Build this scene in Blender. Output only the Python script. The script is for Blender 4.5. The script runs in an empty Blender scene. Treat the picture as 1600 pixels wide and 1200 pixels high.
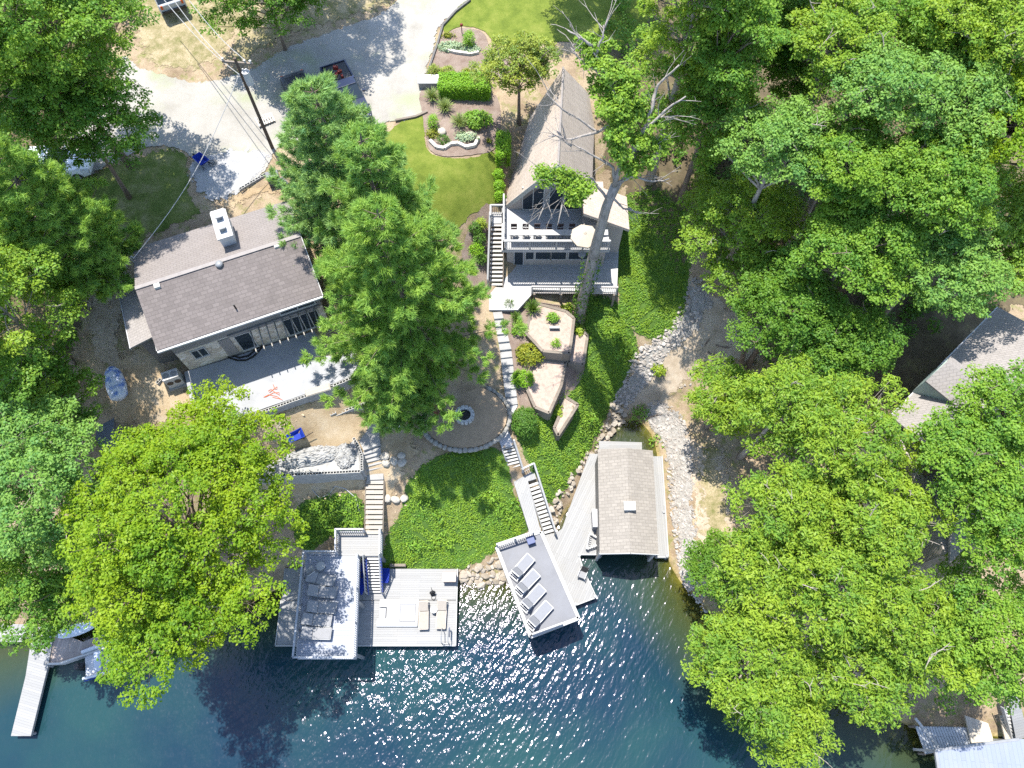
import bpy, bmesh, math, random
import numpy as np, zlib
from mathutils import Vector, Matrix
from mathutils.geometry import delaunay_2d_cdt
random.seed(7); RNG = np.random.default_rng(11)
S = bpy.context.scene; COL = S.collection
def reseed(text):
    global RNG
    k = zlib.crc32(text.encode()); random.seed(k); RNG = np.random.default_rng(k)
# ------------------------------------------------------------------ camera geometry (drone looking down, 25 deg off vertical)
H = 50.0; TILT = math.radians(25); FPX = 1109.0; sT, cT = math.sin(TILT), math.cos(TILT)
def P(px, py, z):
    a = (px-800)/FPX; b = (py-600)/FPX
    d = (H-z)/(cT+b*sT)
    return Vector((a*d, d*(sT-b*cT), z))
def depth_at(px, py, z): return (H-z)/(cT+(py-600)/FPX*sT)
# ------------------------------------------------------------------ terrain heights: survey points (px, py, z) -> smooth surface
CTRL = """0 0 15;250 30 14.4;420 30 14;620 60 13.3;800 30 13.4;1000 60 13.3;1200 60 12;1400 60 11;1600 60 10;
100 250 13;300 250 12.3;430 230 12.1;560 170 12.7;650 190 12.6;750 180 12.5;720 290 11.8;160 420 11;430 300 11.9;330 330 11.6;
180 570 9.2;240 620 8.2;330 560 8.2;450 540 8.2;540 500 9.2;570 570 8.2;560 600 7.7;500 615 8.0;400 655 7.9;450 640 8.2;420 665 8.2;480 630 8.2;530 612 8.2;540 640 6.8;460 690 6.2;500 690 6.1;520 725 5.6;510 775 3.3;
585 700 5.4;585 750 4.3;585 830 2.4;620 720 5.0;610 790 3.4;520 820 2.4;500 850 1.8;720 660 4.9;740 630 5.1;760 690 4.5;700 740 4.4;650 830 2.4;760 820 2.0;640 880 .6;700 880 .6;
840 500 6.2;850 560 5.5;850 620 4.8;900 600 4.2;820 670 4.6;800 720 3.6;860 740 2.4;850 800 1.2;800 850 .8;780 500 6.6;790 600 5.2;
960 470 5.6;880 460 5.8;960 560 3.8;930 650 2.2;1010 480 5.0;1020 400 6.8;1060 330 8.6;1000 280 9.6;900 420 6.2;850 360 6.6;960 200 11.6;800 200 12;780 330 9.6;750 360 9.4;750 440 7.4;
640 400 10;640 500 8.8;680 590 6.4;600 300 11.6;580 640 5.8;
1000 560 2.9;975 620 1.1;1040 520 4;1090 450 6.2;1100 560 3.8;1160 590 3.7;1060 650 1.1;1110 700 2;1110 850 1.4;1150 780 2.4;1180 880 1.8;1230 740 3.8;
1300 600 6;1400 640 6.4;1500 560 7;1250 400 8.3;1400 300 9;1550 250 9.4;1450 900 3.4;1550 1000 2.3;1340 1040 .9;1230 980 1.2;1520 1110 .5;1600 1090 1.0;1600 800 4.5;1600 500 7.6;
60 400 12;60 580 9;165 680 6.4;60 800 4.4;110 940 .9;250 800 4;250 930 .7;380 800 3.4;420 890 .7;
0 985 0;80 985 0;150 975 0;300 965 0;430 925 0;470 905 0;590 905 0;720 908 0;790 905 0;835 865 0;880 800 0;925 710 0;958 668 0;985 656 0;1012 674 0;1025 722 0;1030 800 0;1042 872 0;1085 930 0;1130 975 0;1200 1040 0;1290 1095 0;1360 1105 0;1440 1145 0;1530 1150 0;1600 1150 0;
250 1060 -2;600 980 -1.4;800 960 -1.2;960 960 -1.9;1045 960 -.6;1000 740 -.9;950 800 -1.0;990 860 -1.1;1000 1100 -3;700 1150 -3.6;100 1100 -2.2;1110 1080 -.9;1230 1150 -1.1;1400 1185 -.8;0 1180 -2.4;30 1040 -.8;400 1180 -3.5;1550 1190 -.5"""
_c = [tuple(map(float, r.split())) for r in CTRL.replace('\n', '').split(';') if r.strip()]
_pts = np.array([list(P(*r)) for r in _c])
# far anchors keep the land calm outside the picture
_far = np.array([(x, y, z) for x, y, z in [(-90,90,16),(0,100,15),(90,90,12),(110,40,9),(-110,40,13),(-110,0,2),(110,5,2),(-110,-40,-5),(0,-60,-5),(110,-40,-5),(-60,60,15),(60,60,10),(55,20,5),(-55,15,6),(-50,-5,-2),(55,-5,-1.5)]], float)
_pts = np.vstack([_pts, _far])
def _tps_fit(p, lam=.3):
    n = len(p); d = np.hypot(p[:,None,0]-p[None,:,0], p[:,None,1]-p[None,:,1])
    K = np.where(d > 0, d*d*np.log(np.maximum(d,1e-9)), 0)+lam*np.eye(n)*5
    Q = np.c_[np.ones(n), p[:,:2]]
    A = np.zeros((n+3,n+3)); A[:n,:n] = K; A[:n,n:] = Q; A[n:,:n] = Q.T
    return np.linalg.solve(A, np.r_[p[:,2], 0,0,0])
_w = _tps_fit(_pts)
def ground(x, y):
    x = np.asarray(x, float); y = np.asarray(y, float); sh = x.shape
    q = np.c_[x.ravel(), y.ravel()]; out = np.empty(len(q)); n = len(_pts)
    for i in range(0, len(q), 20000):
        s = q[i:i+20000]; d2 = (s[:,None,0]-_pts[None,:,0])**2+(s[:,None,1]-_pts[None,:,1])**2
        out[i:i+20000] = (.5*d2*np.log(np.maximum(d2,1e-12)))@_w[:n]+_w[n]+s@_w[n+1:]
    return np.clip(out, -6, 18).reshape(sh)
def gz(x, y): return float(ground(np.array([x]), np.array([y]))[0])
def at(px, py, dz=0):
    z = 5.0
    for _ in range(14):
        p = P(px, py, z); z = .5*z+.5*(gz(p.x, p.y)+dz)
    return P(px, py, z)
def proj(p):
    z = p[1]*sT+(H-p[2])*cT; yu = p[1]*cT-(H-p[2])*sT
    return 800+FPX*p[0]/z, 600-FPX*yu/z
# ------------------------------------------------------------------ object helpers
def tag(o, label=None, cat=None, group=None, kind=None):
    if label: o['label'] = label
    if cat: o['category'] = cat
    if group: o['group'] = group
    if kind: o['kind'] = kind
    return o
def thing(name, label, cat, loc, rz=0, group=None):
    o = bpy.data.objects.new(name, None); COL.objects.link(o)
    o.empty_display_size = .2; o.location = loc; o.rotation_euler = (0,0,rz)
    return tag(o, label, cat, group)
def root_inv(o):
    m = Matrix.Identity(4); chain = []
    while o is not None: chain.append(o); o = o.parent
    for c in reversed(chain):
        m = m @ (Matrix.Translation(c.location) @ c.rotation_euler.to_matrix().to_4x4())
    return m.inverted()
EACH = {'post','pile','deck_post','fascia','bushing','rake_board'}
class MB:
    """collects shapes in world space; a frame (origin, angle) lets them be written in local numbers"""
    def __init__(s, origin=(0,0,0), ang=0):
        s.v = []; s.f = []; s.mi = []; s.cur = 0; s.ch = []
        s.M = Matrix.Translation(Vector(origin)) @ Matrix.Rotation(ang, 4, 'Z')
    def add(s, vs, fs):
        n = len(s.v); s.ch.append((n,len(s.f))); s.v += [s.M @ Vector(p) for p in vs]
        s.f += [tuple(i+n for i in f) for f in fs]; s.mi += [s.cur]*len(fs); return s
    def hexa(s, p):   # p: bottom 4 ccw, top 4 ccw
        return s.add(p, [(3,2,1,0),(4,5,6,7),(0,1,5,4),(1,2,6,5),(2,3,7,6),(3,0,4,7)])
    def box(s, c, d, rz=0, rx=0, ry=0):
        R = Matrix.Rotation(rz,3,'Z') @ Matrix.Rotation(ry,3,'Y') @ Matrix.Rotation(rx,3,'X'); c = Vector(c); h = [k/2 for k in d]
        q = [(-1,-1,-1),(1,-1,-1),(1,1,-1),(-1,1,-1),(-1,-1,1),(1,-1,1),(1,1,1),(-1,1,1)]
        return s.hexa([c+R@Vector((a*h[0],b*h[1],e*h[2])) for a,b,e in q])
    def bx(s, x0,x1,y0,y1,z0,z1): return s.box(((x0+x1)/2,(y0+y1)/2,(z0+z1)/2),(x1-x0,y1-y0,z1-z0))
    def prism(s, poly, z0, z1):
        a = sum(poly[i][0]*poly[(i+1)%len(poly)][1]-poly[(i+1)%len(poly)][0]*poly[i][1] for i in range(len(poly)))
        if a < 0: poly = poly[::-1]
        n = len(poly)
        return s.add([(p[0],p[1],z0) for p in poly]+[(p[0],p[1],z1) for p in poly],
            [tuple(range(n))[::-1], tuple(range(n,2*n))]+[(i,(i+1)%n,n+(i+1)%n,n+i) for i in range(n)])
    def plate(s, pts, t):   # a slab: planar ccw polygon, thickness straight down
        n = len(pts); pts = [Vector(p) for p in pts]
        return s.add([p-Vector((0,0,t)) for p in pts]+pts, [tuple(range(n))[::-1], tuple(range(n,2*n))]+[(i,(i+1)%n,n+(i+1)%n,n+i) for i in range(n)])
    def bar(s, a, b, w, h=None):
        a = Vector(a); b = Vector(b); h = h or w; d = (b-a)
        if d.length < 1e-6: return s
        d.normalize(); up = Vector((0,0,1)) if abs(d.z) < .95 else Vector((0,1,0))
        x = d.cross(up).normalized()*w/2; y = x.cross(d).normalized()*h/2
        return s.hexa([a-x-y,a+x-y,b+x-y,b-x-y,a-x+y,a+x+y,b+x+y,b-x+y])
    def tube(s, pts, rad, n=6, cap=True):
        pts = [Vector(p) for p in pts]
        if not hasattr(rad, '__len__'): rad = [rad]*len(pts)
        vs = []; prev = None
        for i, p in enumerate(pts):
            d = (pts[min(i+1,len(pts)-1)]-pts[max(i-1,0)])
            d = d.normalized() if d.length > 1e-9 else Vector((0,0,1))
            if prev is None: x = d.orthogonal().normalized()
            else:
                x = prev-d*prev.dot(d); x = x.normalized() if x.length > 1e-6 else d.orthogonal().normalized()
            prev = x; y = d.cross(x)
            vs += [p+(x*math.cos(k*math.tau/n)+y*math.sin(k*math.tau/n))*rad[i] for k in range(n)]
        fs = [(i*n+k, i*n+(k+1)%n, (i+1)*n+(k+1)%n, (i+1)*n+k) for i in range(len(pts)-1) for k in range(n)]
        if cap: fs += [tuple(range(n))[::-1], tuple(range((len(pts)-1)*n, len(pts)*n))]
        return s.add(vs, fs)
    def cyl(s, c, r, h, n=16, r2=None):
        c = Vector(c); return s.tube([c, c+Vector((0,0,h))], [r, r if r2 is None else r2], n)
    def ring(s, c, R, r, n=20, m=6):
        c = Vector(c); vs = []
        for i in range(n):
            a = i*math.tau/n
            vs += [c+Vector(((R+r*math.cos(k*math.tau/m))*math.cos(a),(R+r*math.cos(k*math.tau/m))*math.sin(a),r*math.sin(k*math.tau/m))) for k in range(m)]
        return s.add(vs, [(i*m+k,((i+1)%n)*m+k,((i+1)%n)*m+(k+1)%m,i*m+(k+1)%m) for i in range(n) for k in range(m)])
    def blob(s, c, d, rough=.18, sub=2, rz=0, seed=None):
        bm = bmesh.new(); bmesh.ops.create_icosphere(bm, subdivisions=sub, radius=1)
        r = random.Random(seed if seed is not None else random.random()); ph = [r.uniform(0,6.28) for _ in range(6)]; R = Matrix.Rotation(rz,3,'Z'); c = Vector(c)
        vs = []
        for v in bm.verts:
            k = 1+rough*(math.sin(2.3*v.co.x+ph[0])+math.sin(2.7*v.co.y+ph[1])+math.sin(3.1*v.co.z+ph[2]))*.5+r.uniform(-rough,rough)*.35
            vs.append(c+R@Vector((v.co.x*d[0]/2*k, v.co.y*d[1]/2*k, v.co.z*d[2]/2*k)))
        fs = [tuple(v.index for v in f.verts) for f in bm.faces]; bm.free(); return s.add(vs, fs)
    def build(s, name, mat, parent=None, smooth=False, bevel=0, seg=2):
        if name in EACH and len(s.ch) > 1:      # posts, piles and the like: one object per piece
            for k,(v0,f0) in enumerate(s.ch):
                v1,f1 = s.ch[k+1] if k+1 < len(s.ch) else (len(s.v),len(s.f)); q = MB(); q.v = s.v[v0:v1]; q.f = [tuple(i-v0 for i in f) for f in s.f[f0:f1]]; q.mi = [0]*len(q.f); q.ch = [(0,0)]; o = q.build(name,mat,parent,smooth,bevel,seg)
            return o
        me = bpy.data.meshes.new(name); vs = s.v
        if parent is not None:
            m = root_inv(parent); vs = [m @ v for v in vs]
        me.from_pydata(vs, [], s.f); me.update()
        for m_ in (mat if isinstance(mat, (list,tuple)) else [mat]): me.materials.append(m_)
        if any(s.mi): me.polygons.foreach_set('material_index', s.mi)
        if smooth: me.polygons.foreach_set('use_smooth', [True]*len(me.polygons))
        o = bpy.data.objects.new(name, me); COL.objects.link(o)
        if parent is not None: o.parent = parent
        if bevel:
            b = o.modifiers.new('bevel','BEVEL'); b.width = bevel; b.segments = seg; b.limit_method = 'ANGLE'; b.angle_limit = math.radians(40)
        return o
def copy_tree(o, parent=None):
    c = o.copy(); COL.objects.link(c)
    if parent is not None: c.parent = parent
    for ch in list(o.children): copy_tree(ch, c)
    return c
# ------------------------------------------------------------------ materials
MATS = {}
class NT:
    def __init__(s, name):
        s.m = bpy.data.materials.new(name); s.m.use_nodes = True; s.t = s.m.node_tree; s.b = s.t.nodes['Principled BSDF']; s.out = s.t.nodes['Material Output']
    def n(s, typ, **kw):
        d = s.t.nodes.new(typ)
        for k, v in kw.items():
            if k.startswith('i_'): d.inputs[k[2:].replace('_',' ')].default_value = v
            else: setattr(d, k, v)
        return d
    def l(s, a, b): s.t.links.new(a, b)
    def noise(s, scale, detail=4, rough=.6, vec=None):
        d = s.n('ShaderNodeTexNoise'); d.inputs['Scale'].default_value = scale; d.inputs['Detail'].default_value = detail; d.inputs['Roughness'].default_value = rough
        if vec is not None: s.l(vec, d.inputs['Vector'])
        return d.outputs['Fac']
    def ramp(s, fac, stops):
        d = s.n('ShaderNodeValToRGB'); e = d.color_ramp.elements
        while len(e) < len(stops): e.new(.5)
        for k, (p, c) in zip(e, stops): k.position = p; k.color = (*c, 1) if len(c) == 3 else c
        s.l(fac, d.inputs[0]); return d.outputs[0]
    def mix(s, fac, a, b, mode='MIX'):
        d = s.n('ShaderNodeMix', data_type='RGBA', blend_type=mode)
        for i, v in ((0,fac),(6,a),(7,b)):
            if isinstance(v, (int,float)): d.inputs[i].default_value = v
            elif isinstance(v, tuple): d.inputs[i].default_value = (*v,1) if len(v) == 3 else v
            else: s.l(v, d.inputs[i])
        return d.outputs[2]
    def math(s, op, a, b=0.0, clamp=False):
        d = s.n('ShaderNodeMath', operation=op, use_clamp=clamp)
        for i, v in enumerate((a,b)):
            if isinstance(v, (int,float)): d.inputs[i].default_value = v
            else: s.l(v, d.inputs[i])
        return d.outputs[0]
    def obj(s, scale=(1,1,1), rot=(0,0,0)):
        t = s.n('ShaderNodeTexCoord'); m = s.n('ShaderNodeMapping'); m.inputs['Scale'].default_value = scale; m.inputs['Rotation'].default_value = rot
        s.l(t.outputs['Object'], m.inputs['Vector']); return m.outputs[0]
    def aniso(s, ang, stretch):   # object space turned by ang, then squeezed along its own y
        t = s.n('ShaderNodeTexCoord'); m = s.n('ShaderNodeMapping', vector_type='TEXTURE'); m.inputs['Scale'].default_value = (1,stretch,1); m.inputs['Rotation'].default_value = (0,0,ang)
        s.l(t.outputs['Object'], m.inputs['Vector']); return m.outputs[0]
    def bump(s, h, strength=.3, dist=.05):
        d = s.n('ShaderNodeBump'); d.inputs['Strength'].default_value = strength; d.inputs['Distance'].default_value = dist; s.l(h, d.inputs['Height']); s.l(d.outputs[0], s.b.inputs['Normal'])
    def base(s, c):
        if isinstance(c, tuple): s.b.inputs['Base Color'].default_value = (*c,1)
        else: s.l(c, s.b.inputs['Base Color'])
    def rough(s, r, spec=.3):
        s.b.inputs['Roughness'].default_value = r; s.b.inputs['Specular IOR Level'].default_value = spec
def sc(c, k): return tuple(min(1,max(0,x*k)) for x in c)
def plain(name, c, rough=.6, var=.12, scale=3, spec=.3, metal=0, bump=0, dirt=.0):
    """a worn plain surface: two octaves of tone, faint streaks and optional dirt"""
    if name in MATS: return MATS[name]
    t = NT(name); v = t.obj()
    col = t.ramp(t.noise(scale,5,.65,v), [(.25,sc(c,1-var*1.6)),(.5,c),(.78,sc(c,1+var))])
    col = t.mix(t.math('MULTIPLY', t.noise(scale*9,3,.6,v), var*1.2), col, sc(c,.55))
    if dirt:
        d = t.ramp(t.noise(scale*.45,6,.7,v), [(.5,(0,0,0)),(.72,(1,1,1))]); col = t.mix(t.math('MULTIPLY', d, dirt), col, (.16,.13,.09))
    t.base(col); t.rough(rough, spec); t.b.inputs['Metallic'].default_value = metal
    if bump: t.bump(t.noise(scale*8,4,.6,v), bump, .02)
    MATS[name] = t.m; return t.m
def boards(name, c, width=.14, ang=0, gap=.1, var=.16, length=3.6, rough=.65, dirt=.15):
    if name in MATS: return MATS[name]
    t = NT(name); v = t.obj(rot=(0,0,-ang))
    b = t.n('ShaderNodeTexBrick', offset=.37, squash=1); b.inputs['Scale'].default_value = 1; b.inputs['Brick Width'].default_value = length; b.inputs['Row Height'].default_value = width
    b.inputs['Mortar Size'].default_value = width*gap*.5; b.inputs['Mortar Smooth'].default_value = .2; b.inputs['Bias'].default_value = 0
    b.inputs['Color1'].default_value = (*sc(c,1+var*.5),1); b.inputs['Color2'].default_value = (*sc(c,1-var),1); b.inputs['Mortar'].default_value = (*sc(c,.58),1)
    t.l(v, b.inputs['Vector'])
    st = t.obj((1.2,14,1), (0,0,-ang)); col = t.mix(t.math('MULTIPLY', t.noise(1.5,5,.7,st), .25), b.outputs['Color'], sc(c,.62))
    d = t.ramp(t.noise(.8,6,.7,v), [(.48,(0,0,0)),(.75,(1,1,1))]); col = t.mix(t.math('MULTIPLY', d, dirt), col, sc((.3,.28,.24),.8))
    t.base(col); t.rough(rough, .3); t.bump(t.math('SUBTRACT', 1, b.outputs['Fac']), .5, .01); MATS[name] = t.m; return t.m
def shingles(name, c, row=.2, wid=.34, var=.22, moss=.12):
    if name in MATS: return MATS[name]
    t = NT(name); v = t.obj()
    wob = t.n('ShaderNodeVectorMath', operation='ADD'); t.l(v, wob.inputs[0])
    nz = t.n('ShaderNodeTexNoise'); nz.inputs['Scale'].default_value = 1.5; sub = t.n('ShaderNodeVectorMath', operation='SCALE'); sub.inputs['Scale'].default_value = .04; t.l(v, nz.inputs['Vector']); t.l(nz.outputs['Color'], sub.inputs[0]); t.l(sub.outputs[0], wob.inputs[1])
    b = t.n('ShaderNodeTexBrick', offset=.5); b.inputs['Scale'].default_value = 1; b.inputs['Brick Width'].default_value = wid; b.inputs['Row Height'].default_value = row
    b.inputs['Mortar Size'].default_value = .022; b.inputs['Mortar Smooth'].default_value = .5; b.inputs['Bias'].default_value = -.1
    b.inputs['Color1'].default_value = (*sc(c,1+var*.6),1); b.inputs['Color2'].default_value = (*sc(c,1-var),1); b.inputs['Mortar'].default_value = (*sc(c,.5),1)
    t.l(wob.outputs[0], b.inputs['Vector'])
    col = t.mix(.32, b.outputs['Color'], t.ramp(t.noise(1.1,6,.7,v), [(.3,sc(c,.72)),(.7,sc(c,1.22))]))
    col = t.mix(.3, col, t.ramp(t.noise(22,3,.7,v), [(.3,sc(c,.6)),(.7,sc(c,1.3))]))
    st = t.ramp(t.noise(.9,5,.7,t.obj((1.3,.16,1))), [(.5,(0,0,0)),(.72,(1,1,1))]); col = t.mix(t.math('MULTIPLY', st, moss), col, sc(c,.5))
    t.base(col); t.rough(.9,.15); t.bump(b.outputs['Fac'], -.5, .012); MATS[name] = t.m; return t.m
def blocks(name, c, w=.4, h=.2, mort=.012, var=.2):
    if name in MATS: return MATS[name]
    t = NT(name); v0 = t.n('ShaderNodeTexCoord').outputs['Object']; sp = t.n('ShaderNodeSeparateXYZ'); t.l(v0, sp.inputs[0]); cb = t.n('ShaderNodeCombineXYZ')
    t.l(t.math('ADD', sp.outputs[0], sp.outputs[1]), cb.inputs[0]); t.l(sp.outputs[2], cb.inputs[1])
    b = t.n('ShaderNodeTexBrick', offset=.5); b.inputs['Scale'].default_value = 1; b.inputs['Brick Width'].default_value = w; b.inputs['Row Height'].default_value = h; b.inputs['Mortar Size'].default_value = mort
    b.inputs['Color1'].default_value = (*sc(c,1.1),1); b.inputs['Color2'].default_value = (*sc(c,1-var),1); b.inputs['Mortar'].default_value = (*sc(c,.45),1); t.l(cb.outputs[0], b.inputs['Vector'])
    col = t.mix(.4, b.outputs['Color'], t.ramp(t.noise(5,5,.7,v0), [(.3,sc(c,.65)),(.7,sc(c,1.2))])); t.base(col); t.rough(.9,.15); t.bump(t.noise(30,3,.6,v0),.3,.01); MATS[name] = t.m; return t.m
def stone_veneer():
    if 'stone' in MATS: return MATS['stone']
    t = NT('stone veneer'); v = t.obj((1.6,1.6,3.4)); vo = t.n('ShaderNodeTexVoronoi'); vo.inputs['Scale'].default_value = 1.3; t.l(v, vo.inputs['Vector'])
    ve = t.n('ShaderNodeTexVoronoi', feature='DISTANCE_TO_EDGE'); ve.inputs['Scale'].default_value = 1.3; t.l(v, ve.inputs['Vector'])
    sp = t.n('ShaderNodeSeparateColor'); t.l(vo.outputs['Color'], sp.inputs[0])
    col = t.ramp(sp.outputs[0], [(0,(.34,.27,.19)),(.3,(.5,.44,.35)),(.55,(.62,.57,.49)),(.8,(.4,.34,.27)),(1,(.68,.65,.58))])
    col = t.mix(.35, col, t.ramp(t.noise(9,5,.7,v), [(.3,(.3,.25,.19)),(.7,(.65,.6,.52))])); col = t.mix(t.ramp(ve.outputs['Distance'], [(0,(1,1,1)),(.05,(0,0,0))]), col, (.24,.21,.17))
    t.base(col); t.rough(.85,.2); t.bump(ve.outputs['Distance'],.6,.03); MATS['stone'] = t.m; return t.m
def leafmat(name, c, trans=.35, var=.3, yellow=.35, gloss=.42):
    """leaf: base colour varied per leaf (tone) towards yellow or deep green, thin and translucent"""
    if name in MATS: return MATS[name]
    t = NT(name); a = t.n('ShaderNodeAttribute', attribute_name='tone').outputs['Fac']
    yel = (c[0]*1.45,c[1]*1.12,c[2]*.8); dk = (c[0]*.62,c[1]*.78,c[2]*1.05)
    col = t.ramp(a, [(0,dk),(.45,c),(1,tuple(c[i]*(1-yellow)+yel[i]*yellow*1.15 for i in range(3)))])
    t.base(col); t.rough(gloss+.08,.2)
    tr = t.n('ShaderNodeBsdfTranslucent'); t.l(t.mix(1.0, col, (1.25,1.2,.6), 'MULTIPLY'), tr.inputs['Color'])
    mx = t.n('ShaderNodeMixShader'); mx.inputs[0].default_value = trans; t.l(t.b.outputs[0], mx.inputs[1]); t.l(tr.outputs[0], mx.inputs[2]); t.l(mx.outputs[0], t.out.inputs['Surface'])
    MATS[name] = t.m; return t.m
def bark(name, c, scale=6):
    if name in MATS: return MATS[name]
    t = NT(name); v = t.obj((1,1,.25)); col = t.ramp(t.noise(scale,6,.7,v), [(.3,sc(c,.5)),(.5,c),(.75,sc(c,1.4))]); t.base(col); t.rough(.9,.15); t.bump(t.noise(scale*2,5,.7,v),.6,.05); MATS[name] = t.m; return t.m
def glass(name='dark glass', c=(.02,.028,.035)):
    if name in MATS: return MATS[name]
    t = NT(name); t.base(c); t.rough(.06,.6); MATS[name] = t.m; return t.m
def sheetmat(name, stops, scale, fine, finecol, finek=.35, edge=(.5,.35), bump=.4, rough=.95, patch=None):
    """ground cover sheet whose border dissolves irregularly ('edge' = metres from the border)"""
    if name in MATS: return MATS[name]
    t = NT(name); v = t.obj()
    col = t.ramp(t.noise(scale,6,.65,v), stops)
    if patch: col = t.mix(t.ramp(t.noise(patch[0],4,.6,v), [(patch[2],(0,0,0)),(patch[2]+.18,(1,1,1))]), col, patch[1])
    f = t.noise(fine,4,.75,v); col = t.mix(t.math('MULTIPLY', t.ramp(f, [(.42,(0,0,0)),(.68,(1,1,1))]), finek), col, finecol)
    t.base(col); t.rough(rough,.12); t.bump(f, bump, .06)
    if edge:
        e = t.n('ShaderNodeAttribute', attribute_name='edge').outputs['Fac']
        th = t.math('ADD', t.math('MULTIPLY', t.math('SUBTRACT', t.noise(1.6,7,.72,v), .5), edge[0]*4), edge[1])
        k = t.math('GREATER_THAN', e, th)
        tp = t.n('ShaderNodeBsdfTransparent'); mx = t.n('ShaderNodeMixShader'); t.l(k, mx.inputs[0]); t.l(tp.outputs[0], mx.inputs[1]); t.l(t.b.outputs[0], mx.inputs[2]); t.l(mx.outputs[0], t.out.inputs['Surface'])
    MATS[name] = t.m; return t.m
# ------------------------------------------------------------------ polygons on the ground
def smooth_poly(pts, n=6):
    out = []; L = len(pts)
    for i in range(L):
        p0,p1,p2,p3 = (Vector(pts[(i+k-1)%L][:2]) for k in range(4))
        for j in range(n):
            t = j/n; out.append(.5*((2*p1)+(-p0+p2)*t+(2*p0-5*p1+4*p2-p3)*t*t+(-p0+3*p1-3*p2+p3)*t**3))
    return [(p.x,p.y) for p in out]
def inside(poly, x, y):
    poly = np.asarray(poly); c = np.zeros(len(x), bool); j = len(poly)-1
    for i in range(len(poly)):
        xi,yi = poly[i]; xj,yj = poly[j]
        m = ((yi > y) != (yj > y)) & (x < (xj-xi)*(y-yi)/((yj-yi) if abs(yj-yi) > 1e-12 else 1e-12)+xi); c ^= m; j = i
    return c
def edge_dist(poly, x, y):
    poly = np.asarray(poly); d = np.full(len(x), 1e9)
    for i in range(len(poly)):
        a = poly[i]; b = poly[(i+1)%len(poly)]; ab = b-a; L = max((ab**2).sum(), 1e-12)
        t = np.clip(((x-a[0])*ab[0]+(y-a[1])*ab[1])/L,0,1); d = np.minimum(d, np.hypot(x-a[0]-t*ab[0], y-a[1]-t*ab[1]))
    return d
def pxpoly(pts, z=None): return [((at(*p) if z is None else P(p[0],p[1],z)).xy[:]) for p in pts]
def sheet(name, pts, mat, off=.03, kind='structure', smooth=5, grid=.45, zf=None, world=False, **tg):
    poly = pts if world else pxpoly(pts)
    if smooth: poly = smooth_poly(poly, smooth)
    poly = np.array(poly); lo = poly.min(0); hi = poly.max(0)
    # border resampled so that it hugs the ground
    bp = []
    for i in range(len(poly)):
        a = poly[i]; b = poly[(i+1)%len(poly)]; k = max(1, int(np.hypot(*(b-a))/grid)); bp += [a+(b-a)*j/k for j in range(k)]
    bp = np.array(bp); gx, gy = np.meshgrid(np.arange(lo[0],hi[0],grid), np.arange(lo[1],hi[1],grid)); gx = gx.ravel(); gy = gy.ravel()
    m = inside(poly, gx, gy); gx = gx[m]; gy = gy[m]; m = edge_dist(bp, gx, gy) > grid*.4; gx = gx[m]; gy = gy[m]
    vs = [Vector(p) for p in bp]+[Vector((a,b)) for a,b in zip(gx,gy)]; n = len(bp)
    v2, e2, f2, *_ = delaunay_2d_cdt(vs, [(i,(i+1)%n) for i in range(n)], [], 1, 1e-5)
    X = np.array([v[0] for v in v2]); Y = np.array([v[1] for v in v2]); Z = (ground(X,Y) if zf is None else zf(X,Y))+off
    me = bpy.data.meshes.new(name); me.from_pydata(list(zip(X,Y,Z)), [], [tuple(f) for f in f2]); me.update()
    if len(me.polygons) and me.polygons[0].normal.z < 0: me.flip_normals()
    at_ = me.attributes.new('edge','FLOAT','POINT'); at_.data.foreach_set('value', edge_dist(bp,X,Y).astype(np.float32))
    me.materials.append(mat); me.polygons.foreach_set('use_smooth', [True]*len(me.polygons))
    o = bpy.data.objects.new(name, me); COL.objects.link(o); tag(o, kind=kind, **tg); return o
def scatter_pts(poly, dens):
    poly = np.asarray(poly); lo = poly.min(0); hi = poly.max(0); n = int((hi-lo).prod()*dens)
    x = RNG.uniform(lo[0],hi[0],n); y = RNG.uniform(lo[1],hi[1],n); m = inside(poly,x,y); return x[m], y[m]
# ------------------------------------------------------------------ foliage
def unit(a): return a/np.maximum(np.linalg.norm(a,axis=-1,keepdims=True),1e-9)
def leaves(name, C, N, size, mat, parent=None, tone=None, wide=.62, tri=False, kind=None, axis=None):
    """one mesh of leaf-sized faces: C centres, N normals, size lengths"""
    n = len(C); C = np.asarray(C,float); N = unit(np.asarray(N,float)); r = RNG.normal(size=(n,3)) if axis is None else np.asarray(axis,float)
    t = unit(r-(r*N).sum(1)[:,None]*N) if axis is None else unit(r); b = np.cross(N,t); s = np.asarray(size,float)[:,None]
    if tri:
        V = np.stack([C+b*s*wide*.5, C-b*s*wide*.5, C+t*s],1); k = 3
    else:
        V = np.stack([C-t*s*.5, C+b*s*wide*.5+t*s*.08+N*s*.1, C+t*s*.5-N*s*.06, C-b*s*wide*.5+t*s*.08+N*s*.1],1); k = 4
    if parent is not None:
        M = np.array(root_inv(parent)); V = V@M[:3,:3].T+M[:3,3]
    me = bpy.data.meshes.new(name); me.vertices.add(n*k); me.vertices.foreach_set('co', V.astype(np.float32).ravel())
    me.loops.add(n*k); me.loops.foreach_set('vertex_index', np.arange(n*k,dtype=np.int32)); me.polygons.add(n); me.polygons.foreach_set('loop_start', np.arange(0,n*k,k,dtype=np.int32))
    me.update(calc_edges=True)
    tone = RNG.random(n) if tone is None else np.clip(tone,0,1); a = me.attributes.new('tone','FLOAT','POINT'); a.data.foreach_set('value', np.repeat(tone,k).astype(np.float32))
    me.materials.append(mat); o = bpy.data.objects.new(name, me); COL.objects.link(o)
    if parent is not None: o.parent = parent
    if kind: o['kind'] = kind
    return o
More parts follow.
